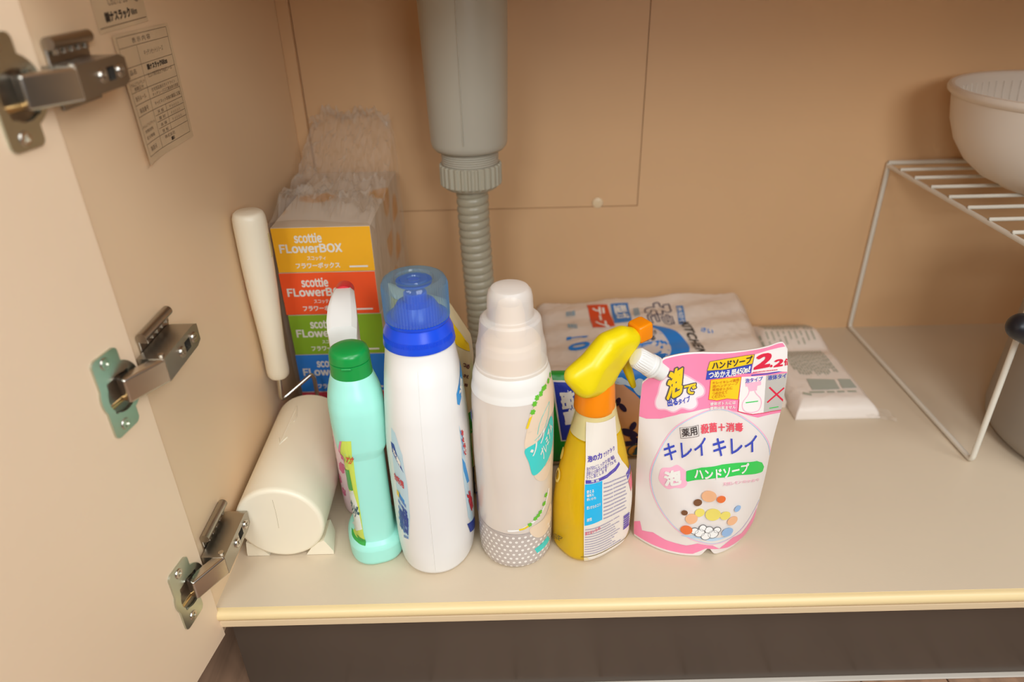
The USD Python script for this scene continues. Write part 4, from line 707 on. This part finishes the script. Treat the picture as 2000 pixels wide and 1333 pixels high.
prints(pg, pz, [('pink_band', PK, art([head_, foot_])), ('cloud_print', M('cloud_white', (246, 232, 232), .36), art([cloud])), ('cloud_edge', PKL, art([cloud.buffer(.0011).difference(cloud)])),
                ('ring_print', PKL, art([ring_c, blobp])), ('ring_print', LTB, art([ring_b, SP([(0.1384, 0.0232), (0.1510, 0.0214), (0.1689, 0.0177), (0.1821, 0.0216), (0.1730, 0.0205), (0.1550, 0.0246)])])),
                ('panel_print', YL2, art([tag2, yb])), ('panel_print', PURL, art([tagb, LN([(0.1817, 0.1702), (0.1947, 0.1708), (0.2095, 0.1733)], .0009)])), ('panel_print', M('white_panel', (246, 238, 232), .36), art([tagw, bt])), ('panel_print', GREY2, art([btg])),
                ('panel_print', GRN2, art([green.buffer(-.0012).buffer(.0012)])),
                ('outline_print', RED2, art([g_.buffer(.0003).difference(g_) for g_ in (yb,)] + [LN([(0.1736, 0.1416), (0.1860, 0.1376), (0.1958, 0.1368), (0.2108, 0.1372)], .0005), LN([(0.1736, 0.1513), (0.1736, 0.1416)], .0005)] + crossx)),
                ('bottle_print', PKL, art([bottle_o.difference(bottle_o.buffer(-.0007)), P([(0.1775, 0.1642), (0.1899, 0.1649), (0.1903, 0.1617), (0.1875, 0.1611), (0.1873, 0.1590), (0.1804, 0.1589), (0.1797, 0.1615), (0.1781, 0.1612)]), P([(0.1806, 0.1602), (0.1872, 0.1603), (0.1875, 0.1573), (0.1809, 0.1572)])])), ('lettering', GRN2, art([LN([(0.1791, 0.1483), (0.1894, 0.1480)], .0008), LN([(0.1997, 0.1402), (0.2072, 0.1406)], .0008)])), ('outline_print', M('ink_grey', (92, 84, 84), .5), art([frame_, awa_o.difference(awa), de_o.difference(de_), tag2.buffer(.0003).difference(tag2)])),
                ('lettering', YL2, art([awa, de_])), ('lettering', M('ink_black', (62, 54, 54), .5), art([T('薬用', [(0.1326, 0.1182), (0.1438, 0.1221), (0.1313, 0.1255)], 1), T('ハンドソープ', [(0.1519, 0.1747), (0.1808, 0.1810), (0.1518, 0.1809)], 3)])),
                ('lettering', M('soft_red_ink', (238, 84, 100), .4), art([T('殺菌＋消毒', [(0.1466, 0.1224), (0.1792, 0.1241), (0.1457, 0.1305)], 2)])),
                ('lettering', PURL, art([T('キレイ', [(0.1209, 0.0943), (0.1521, 0.1047), (0.1190, 0.1095)], 1), T('キレイ', [(0.1580, 0.1022), (0.1933, 0.1040), (0.1559, 0.1177)], 1), T('出る', [(0.1204, 0.1431), (0.1278, 0.1459), (0.1192, 0.1493)], 3), T('タイプ', [(0.1282, 0.1459), (0.1371, 0.1489), (0.1275, 0.1506)], 2), T('泡タイプ', [(0.1775, 0.1642), (0.1911, 0.1652), (0.1771, 0.1680)], 1), T('液体タイ', [(0.1950, 0.1654), (0.2093, 0.1667), (0.1945, 0.1695)], 1)])),
                ('lettering', WHITEP, art([T('つめかえ用450㎖', [(0.1498, 0.1669), (0.1802, 0.1729), (0.1498, 0.1728)], 3), T('泡', [(0.1218, 0.0706), (0.1349, 0.0754), (0.1202, 0.0848)], 4), T('ハンドソープ', [(0.1444, 0.0817), (0.1890, 0.0838), (0.1433, 0.0917)], 3)] + [T('液体ボトルには', [(0.1524, 0.1448), (0.1711, 0.1480), (0.1522, 0.1477)], 2), T('使用出来ません', [(0.1526, 0.1410), (0.1714, 0.1442), (0.1524, 0.1440)], 2)])),
                ('lettering', RED2, art([T('2', [(0.1823, 0.1749), (0.1947, 0.1769), (0.1839, 0.1877)], 5), T('.', [(0.1952, 0.1764), (0.1971, 0.1767), (0.1949, 0.1786)], 4), T('2', [(0.1979, 0.1763), (0.2050, 0.1771), (0.1979, 0.1827)], 5), T('倍', [(0.2058, 0.1771), (0.2115, 0.1781), (0.2053, 0.1831)], 3)] + small_print([(0.1826, 0.1723), (0.2062, 0.1740), (0.2060, 0.1753), (0.1825, 0.1736)], 1, 4, dash=.05))),
                ('lettering', M('amber_ink', (214, 128, 24), .4), art([T(s, [a, b, c], 1) for s, (a, b, c) in zip(('キレイキレイ薬用', '泡ハンドソープ', '専用ボトルに', 'つめかえて', 'ください。'), ([(0.1531, 0.1626), (0.1724, 0.1666), (0.1530, 0.1650)], [(0.1533, 0.1596), (0.1719, 0.1638), (0.1532, 0.1621)], [(0.1535, 0.1567), (0.1678, 0.1601), (0.1534, 0.1592)], [(0.1537, 0.1537), (0.1643, 0.1566), (0.1536, 0.1562)], [(0.1536, 0.1507), (0.1630, 0.1536), (0.1534, 0.1533)]))])),
                ('lettering', PKL, art([T('天然レモン', [(0.1674, 0.0763), (0.1839, 0.0743), (0.1670, 0.0798)], 1), T('のかおり', [(0.1849, 0.0740), (0.2008, 0.0707), (0.1845, 0.0772)], 1)])),
                ('foam_print', M('foam_grey', (126, 122, 120), .5), art([bubs.buffer(.0004)] )), ('foam_print', M('foam_white', (248, 246, 242), .4), art([bubs] )),
                ('foam_print', MATS['foam_grey'], art([b_.difference(b_.buffer(-.0003)) for b_ in bub])),
                ('patch_print', M('lemon_patch', (240, 222, 110), .4), art(pad([(0.1622, 0.0470), (0.1513, 0.0487), (0.1724, 0.0458)], (.0062, .0040, .0044)))), ('patch_print', M('peach_patch', (244, 186, 140), .4), art(pad([(0.1571, 0.0656), (0.1449, 0.0429), (0.1796, 0.0389)], (.0058, .0050, .0046)))),
                ('patch_print', M('sky_patch', (150, 186, 226), .4), art(pad([(0.1766, 0.0271), (0.1829, 0.0503)], (.0050, .0030)))), ('patch_print', M('coral_patch', (238, 118, 60), .4), art(pad([(0.1416, 0.0312), (0.1670, 0.0633)], (.0048, .0036)))), ('patch_print', M('brown_patch', (124, 82, 52), .4), art(pad([(0.1488, 0.0588), (0.1387, 0.0487)], (.0034, .0026))))], .0018, .000045)
# screw spout at the cut corner
S0 = np.array([.1106, .0705, .1741]); SD = np.array([-.80, -.12, .585]); SD /= np.linalg.norm(SD)
sx_ = np.cross(SD, (0, 1, 0)); sx_ /= np.linalg.norm(sx_); sy_ = np.cross(SD, sx_)
part(pg, 'spout', put(lathe([(0, -.006), (.0072, -.006), (.0076, .002), (.0092, .003), (.0092, .0045), (.0074, .005), (.0074, .008), (0, .008)], n=40), S0, sx_, sy_, SD), WHT, 30)
part(pg, 'cap', put(lathe([(0, .0052), (.0086, .0052), (.0092, .0060), (.0090, .0085), (.0086, .0090), (.0081, .0200), (.0068, .0222), (.0045, .0230), (0, .0232)], n=160, rad=lambda t, r, z: r + (.00028 * np.cos(t * 26) if .009 < z < .0215 else 0) + 0 * t), S0, sx_, sy_, SD), WHT, 30)

# ------------------------------------------------------------------ packets behind the front row
def pillow(outline, y0, thick, n=42, lean=0.0, zbase=0.0, seed=0, crumple=.0012):
    """a stuffed packet: outline (x, z), front at y0 - thick/2, back at y0 + thick/2; returns (mesh, front surface)"""
    poly = P(outline); x0, z0, x1, z1 = poly.bounds
    ctr = lambda z: poly.intersection(LineString([(x0 - 1, z), (x1 + 1, z)])).bounds
    def front(uv, off=0.0):
        x, z = uv[:, 0], uv[:, 1]; d = np.array([poly.exterior.distance(Point(a, b)) for a, b in zip(x, z)])
        t = thick / 2 * np.sqrt(np.clip(1 - (1 - np.clip(d / (.3 * min(x1 - x0, z1 - z0)), 0, 1)) ** 2, 0, 1))
        w = (meshkit.fbm(np.stack([x * 60, z * 45, 0 * x + seed], -1), 3, seed) - .5) * crumple * 2
        return np.stack([x, y0 + lean * (z - z0) - t + w - off, z], 1)
    zs = np.linspace(z0 + 2e-4, z1 - 2e-4, n); us = np.linspace(0, 1, n); G = []
    for z in zs:
        b = ctr(z); G.append(np.stack([b[0] + (b[2] - b[0]) * us, np.full(n, z)], 1))
    G = np.array(G).reshape(-1, 2); f_ = front(G); m_ = 2 * (y0 + lean * (G[:, 1] - z0)); b_ = f_.copy(); b_[:, 1] = np.maximum(m_ - f_[:, 1], f_[:, 1] + .0006)
    I_ = np.arange(n * n).reshape(n, n); F_ = np.vstack([quads(I_), quads(I_ + n * n)[:, ::-1]] + [strip(k, k + n * n) for k in (I_[:, 0], I_[:, -1], I_[0], I_[-1])])
    return trimesh.Trimesh(np.vstack([f_, b_]), F_, process=False), front
# tall packet with a yellow top, standing behind the white and pearly bottles
tp = thing('refill_packet', 'tall refill packet with a yellow top and green lower half behind the white bottle', 'packet', (-.07, .135, 0))
m, fp = pillow([(-.104, .0006), (-.0340, .0006), (-.0345, .06), (-.0370, .115), (-.0335, .152), (-.0345, .172), (-.0520, .205), (-.100, .222)], .136, .030, seed=3)
part(tp, 'packet', m, M('clear_beige_packet', (206, 190, 150), .25, bump=.2, bscale=60.0), 60)
prints(tp, fp, [('green_print', M('deep_green_print', (24, 140, 44), .35), [sbox(-.1025, .038, -.0352, .098)]), ('navy_print', M('dark_navy_print', (18, 42, 62), .35), [sbox(-.1025, .002, -.0350, .0375)]),
                ('yellow_print', M('yellow_print', (232, 194, 24), .35), [P([(-.1, .215), (-.054, .200), (-.0365, .168), (-.0358, .160), (-.044, .168), (-.060, .188), (-.1, .196)])]),
                ('lettering', M('maroon_ink', (96, 48, 52), .45), [T('つめ', [(-.0425, .149), (-.0375, .143), (-.0412, .153)], 4), T('かえ', [(-.0425, .138), (-.0385, .134), (-.0415, .141)], 4), T('用', [(-.0425, .128), (-.0398, .1255), (-.0420, .131)], 3)])], .003, .00022)
# green packet with the blue label
gp = thing('green_packet', 'green packet with a white-edged blue label between the pearly bottle and yellow spray', 'packet', (.03, .17, 0))
m, fg = pillow([(-.024, .0008), (.066, .0008), (.0665, .05), (.065, .108), (-.022, .110)], .176, .026, seed=5)
part(gp, 'packet', m, M('green_packet_film', (28, 158, 52), .3, bump=.2, bscale=50.0), 60)
ql = [(.0462, .036), (.0640, .034), (.0640, .1030), (.0370, .1040)]
prints(gp, fg, [('label_edge', WHITEP, [quad(ql, -.04, 0, 1, 1)]), ('label_print', M('royal_print', (40, 62, 176), .35), [quad(ql, .03, .02, 1, .98)]),
                ('lettering', WHITEP, [T('詰替', [(.0430, .094), (.0500, .052), (.0570, .094)], 4)]), ('base_print', M('clear_base_print', (206, 184, 150), .4), [sbox(-.0225, .002, .0655, .009)])], .003, .00022)
# orange pouch with dark leaves
op = thing('orange_refill_pouch', 'orange refill pouch with dark leaf print and blue top behind the yellow spray', 'refill pouch', (.125, .18, 0))
m, fo_ = pillow([(.082, .012), (.090, .0008), (.150, .0008), (.166, .006), (.170, .06), (.168, .108), (.150, .112), (.086, .112), (.081, .06)], .186, .034, seed=7)
n = {'g': ('texture_coordinate', {}), 's': ('separate_xyz', {}), 'r': ('rgb_ramp', {'ramp': [(0, lin((250, 200, 40))), (.012, lin((246, 176, 40))), (.03, lin((240, 166, 84))), (.08, lin((232, 172, 128))), (1, lin((226, 186, 160)))]}), 'p': ('principled_bsdf', {'roughness': .32})}
part(op, 'pouch', m, usdkit.material(stage, '/World/Looks/orange_pouch_film', n, [('g.object', 's.vector'), ('s.z', 'r.fac'), ('r.color', 'p.base_color')], surface='p.BSDF'), 60)
leaf = lambda x, z, l, w, a: affinity.rotate(affinity.scale(Point(x, z).buffer(1, 12), l, w).intersection(affinity.translate(affinity.scale(Point(x, z).buffer(1, 12), l, w * 1.6), 0, w * .35)), a, origin=(x, z))
NAV = M('dark_plum_ink', (40, 26, 62), .4)
lvs = [leaf(a, b, l, w, r) for (a, b), l, w, r in zip([(0.1124, 0.0402), (0.1122, 0.0270), (0.1160, 0.0481), (0.1190, 0.0319), (0.0995, 0.0769), (0.1047, 0.0708)], (.0100, .0085, .0055, .0065, .0055, .0058), (.0042, .0032, .0030, .0030, .0024, .0026), (-22, 8, 70, -40, 70, -55))]
em = Point(*(0.1225, 0.0165)); 
prints(op, fo_, [('blue_print', M('azure_print', (30, 132, 226), .35), [P([(0.0935, 0.0985), (0.1028, 0.0971), (0.1155, 0.0864), (0.1273, 0.0719), (0.1464, 0.0666), (0.1411, 0.1296), (0.0922, 0.1255)])]), ('white_print', M('ice_print', (206, 226, 238), .35), [P([(0.0943, 0.1019), (0.1025, 0.1028), (0.1150, 0.0956), (0.1182, 0.0909), (0.1062, 0.0959), (0.0946, 0.0962)]), SP([(0.1130, 0.0957), (0.1184, 0.1013), (0.1254, 0.0976), (0.1281, 0.0883), (0.1216, 0.0839), (0.1154, 0.0887)])]),
                 ('leaf_print', NAV, lvs), ('emblem_print', M('teal_dark_ink', (30, 74, 76), .4), [em.buffer(.0105).difference(em.buffer(.0090)), leaf(em.x, em.y + .002, .006, .0030, 80), leaf(em.x + .001, em.y - .003, .006, .0026, 20)])], .003, .00022)

# ------------------------------------------------------------------ flat packets at the back
BAGW = M('white_bag_film', (232, 216, 200), .30, bump=.35, bscale=42.0)
kb = thing('printed_bag_packet', 'big flat packet of white plastic bags with blue and red lettering along the back', 'packet', (.165, .35, 0))
gx, gy = np.linspace(.026, .305, 110), np.linspace(.262, .438, 80)
GX, GY = np.meshgrid(gx, gy, indexing='ij'); GX2 = GX + .03 * (GY - .262) / .176 * 0
top = np.stack([GX, GY, bag_top(GX, GY) + .0012 * ridge(np.stack([GX * 60, GY * 55, 0 * GX], -1), 2) ** 3], -1); bot = np.stack([GX, GY, 0 * GX + .0005], -1)
I_ = np.arange(GX.size).reshape(GX.shape); F_ = np.vstack([quads(I_), quads(I_ + GX.size)[:, ::-1]] + [strip(k, k + GX.size) for k in (I_[:, 0], I_[:, -1], I_[0], I_[-1])])
part(kb, 'packet', trimesh.Trimesh(np.vstack([top.reshape(-1, 3), bot.reshape(-1, 3)]), F_, process=False), BAGW, 60)
bt_ = lambda uv, off: np.stack([uv[:, 0], uv[:, 1], bag_top(uv[:, 0], uv[:, 1]) + .0013 + off], 1)
RED3, BL3, BL4, NV3, BLK = M('vermilion_print', (222, 74, 26), .4), M('cobalt_print', (62, 128, 196), .4), M('bright_blue_print', (20, 132, 222), .4), M('indigo_ink', (58, 54, 92), .45), M('soft_black_ink', (58, 52, 48), .5)
tpq = [(0.0980, 0.4304), (0.1235, 0.4236), (0.1278, 0.3803), (0.1002, 0.3772)]          # upper left, upper right, lower right, lower left
rq = lambda q_: [q_[0], q_[3], q_[2], q_[1]]              # lettering that reads downwards
circ = SP([(0.1477, 0.3695), (0.1653, 0.3742), (0.1808, 0.3571), (0.1870, 0.3311), (0.1806, 0.3131), (0.1647, 0.3060), (0.1407, 0.3045), (0.1351, 0.3384)], 60); bigc = SP([(0.1426, 0.3776), (0.1659, 0.3781), (0.1938, 0.3659), (0.2078, 0.3428), (0.2009, 0.3113), (0.1816, 0.3017), (0.1402, 0.3013), (0.1234, 0.3283)], 60)
so_, so_o = outline('そ', rq([(0.1711, 0.4242), (0.2029, 0.4255), (0.2005, 0.3927), (0.1690, 0.3972)])[0:2] + [rq([(0.1711, 0.4242), (0.2029, 0.4255), (0.2005, 0.3927), (0.1690, 0.3972)])[3]], .0016, 4)
ko_, ko_o = outline('こ', [(0.1699, 0.3948), (0.1713, 0.3799), (0.1821, 0.3981)], .0014, 3); ko2, ko2o = outline('う', [(0.1869, 0.3961), (0.1890, 0.3790), (0.1998, 0.3961)], .0012, 3)
prints(kb, bt_, [('panel_print', RED3, [P(tpq)]), ('panel_print', BL3, [P([(0.1275, 0.4238), (0.1499, 0.4243), (0.1492, 0.3845), (0.1277, 0.3846)]), P([(0.2099, 0.4148), (0.2179, 0.4130), (0.2158, 0.3802), (0.2068, 0.3793)])]), ('panel_print', BL4, [bigc, P([(0.1226, 0.2799), (0.1716, 0.2797), (0.1777, 0.3135), (0.1253, 0.2999)])]),
                 ('panel_print', M('pale_disc_print', (222, 212, 206), .4), [circ]), ('panel_print', BL4, [P([(0.1441, 0.3417), (0.1750, 0.3443), (0.1742, 0.3362), (0.1442, 0.3336)])]),
                 ('lettering', NV3, [so_o.difference(so_), ko_o.difference(ko_), ko2o.difference(ko2)]),
                 ('lettering', WHITEP, [T('テープ', [tuple(np.array(v)) for v in [(0.1037, 0.4219), (0.1043, 0.3796), (0.1205, 0.4197)]], 3), T('型ガ', [(0.1309, 0.4197), (0.1321, 0.3896), (0.1467, 0.4204)], 3), T('水切り', [(0.2097, 0.4108), (0.2085, 0.3814), (0.2159, 0.4097)], 2), T('シート', [(0.1458, 0.3361), (0.1727, 0.3382), (0.1458, 0.3408)], 2)]),
                 ('lettering', BL4, [T('1', [(0.0657, 0.3553), (0.0667, 0.3605), (0.0918, 0.3568)], 4), T('0', [(0.0651, 0.3317), (0.0686, 0.3450), (0.0906, 0.3331)], 4), T('さい', [(0.2289, 0.3605), (0.2423, 0.3544), (0.2314, 0.3667)], 2)]), ('lettering', M('faint_blue_ink', (150, 176, 190), .5), small_print([(0.0692, 0.3696), (0.0814, 0.3646), (0.0834, 0.4306), (0.0696, 0.4232)], 2, 5, dash=.2, ink=.3) + small_print([(0.1527, 0.3825), (0.1604, 0.3835), (0.1633, 0.4255), (0.1563, 0.4229)], 1, 6, dash=.3)),
                 ('lettering', BLK, [T('KITCHEN', [(0.2077, 0.3836), (0.2151, 0.3164), (0.2193, 0.3818)], 3), T('いろいろ', [(0.1515, 0.3506), (0.1741, 0.3538), (0.1527, 0.3583)], 2), T('使える', [(0.1480, 0.3430), (0.1714, 0.3447), (0.1491, 0.3510)], 3)])], .006)
wp = thing('white_bag_packet', 'flat packet of white bags with faint grey-green print, right end folded', 'packet', (.35, .35, 0))
def wtop(x, y):
    x, y = np.asarray(x, float), np.asarray(y, float)
    u, v = np.clip((x - .3075) / .0925, 0, 1), np.clip((y - .238) / .200, 0, 1)
    e = np.clip(np.minimum(np.minimum(u, 1 - u) / .15, np.minimum(v, 1 - v) / .10), 0, 1)
    return .002 + .0155 * np.sin(e * math.pi / 2) ** .65 + .008 * np.exp(-((v - .80) / .10) ** 2) * e - .003 * np.exp(-((v - .62) / .05) ** 2) * e
gx, gy = np.linspace(.3075, .400, 60), np.linspace(.238, .438, 90); GX, GY = np.meshgrid(gx, gy, indexing='ij'); sk = lambda x, y: x - .012 * (np.clip((y - .40) / .04, 0, 1)) ** 2
top = np.stack([sk(GX, GY), GY, wtop(GX, GY) + .0006 * ridge(np.stack([GX * 50, GY * 60, 0 * GX], -1), 6) ** 3], -1); bot = np.stack([sk(GX, GY), GY, 0 * GX + .0005], -1)
I_ = np.arange(GX.size).reshape(GX.shape); F_ = np.vstack([quads(I_), quads(I_ + GX.size)[:, ::-1]] + [strip(k, k + GX.size) for k in (I_[:, 0], I_[:, -1], I_[0], I_[-1])])
part(wp, 'packet', trimesh.Trimesh(np.vstack([top.reshape(-1, 3), bot.reshape(-1, 3)]), F_, process=False), M('white_packet_film', (236, 222, 208), .32, bump=.15, bscale=40.0), 60)
wt = lambda uv, off: np.stack([sk(uv[:, 0], uv[:, 1]), uv[:, 1], wtop(uv[:, 0], uv[:, 1]) + .0007 + off], 1)
GG = M('grey_green_ink', (174, 176, 156), .5)
qa, qb_, qc = [(.322, .400), (.322, .375), (.385, .375), (.385, .400)], [(0.3167, 0.2963), (0.3607, 0.3032), (0.3737, 0.3681), (0.3217, 0.3604)], [(.318, .358), (.318, .285), (.372, .285), (.372, .358)]
prints(wp, wt, [('print', GG, small_print([(.322, .418), (.322, .398), (.384, .398), (.384, .418)], 14, 8, dash=.35, ink=.55) + small_print([(.312, .394), (.312, .372), (.384, .372), (.384, .394)], 10, 9, dash=.5, ink=.25) + small_print([(.330, .360), (.330, .300), (.380, .300), (.380, .360)], 16, 10, dash=.09, ink=.55)),
                ('picture_print', M('sage_picture', (172, 176, 162), .5), [P([(.335, .270), (.366, .270), (.368, .290), (.337, .293)]), P([(.370, .272), (.386, .272), (.386, .290), (.372, .291)])]), ('print', GG, small_print([(.330, .262), (.388, .262), (.388, .268), (.330, .268)], 1, 12, dash=.2, ink=.5) + [P([(.322, .262), (.330, .258), (.331, .262), (.323, .266)])])], .006)
ek = np.linspace(0, 1, 24); eu, ev = np.meshgrid(ek, ek, indexing='ij')
flap = np.stack([.384 + .030 * eu, .236 + .020 * ev - .008 * eu, .0016 + .007 * (meshkit.fbm(np.stack([eu * 5, ev * 5, 0 * eu], -1), 3, 17)) * (1 - .5 * eu)], -1)
part(wp, 'film_end', trimesh.Trimesh(flap.reshape(-1, 3), quads(np.arange(576).reshape(24, 24)), process=False), WRAP, True)
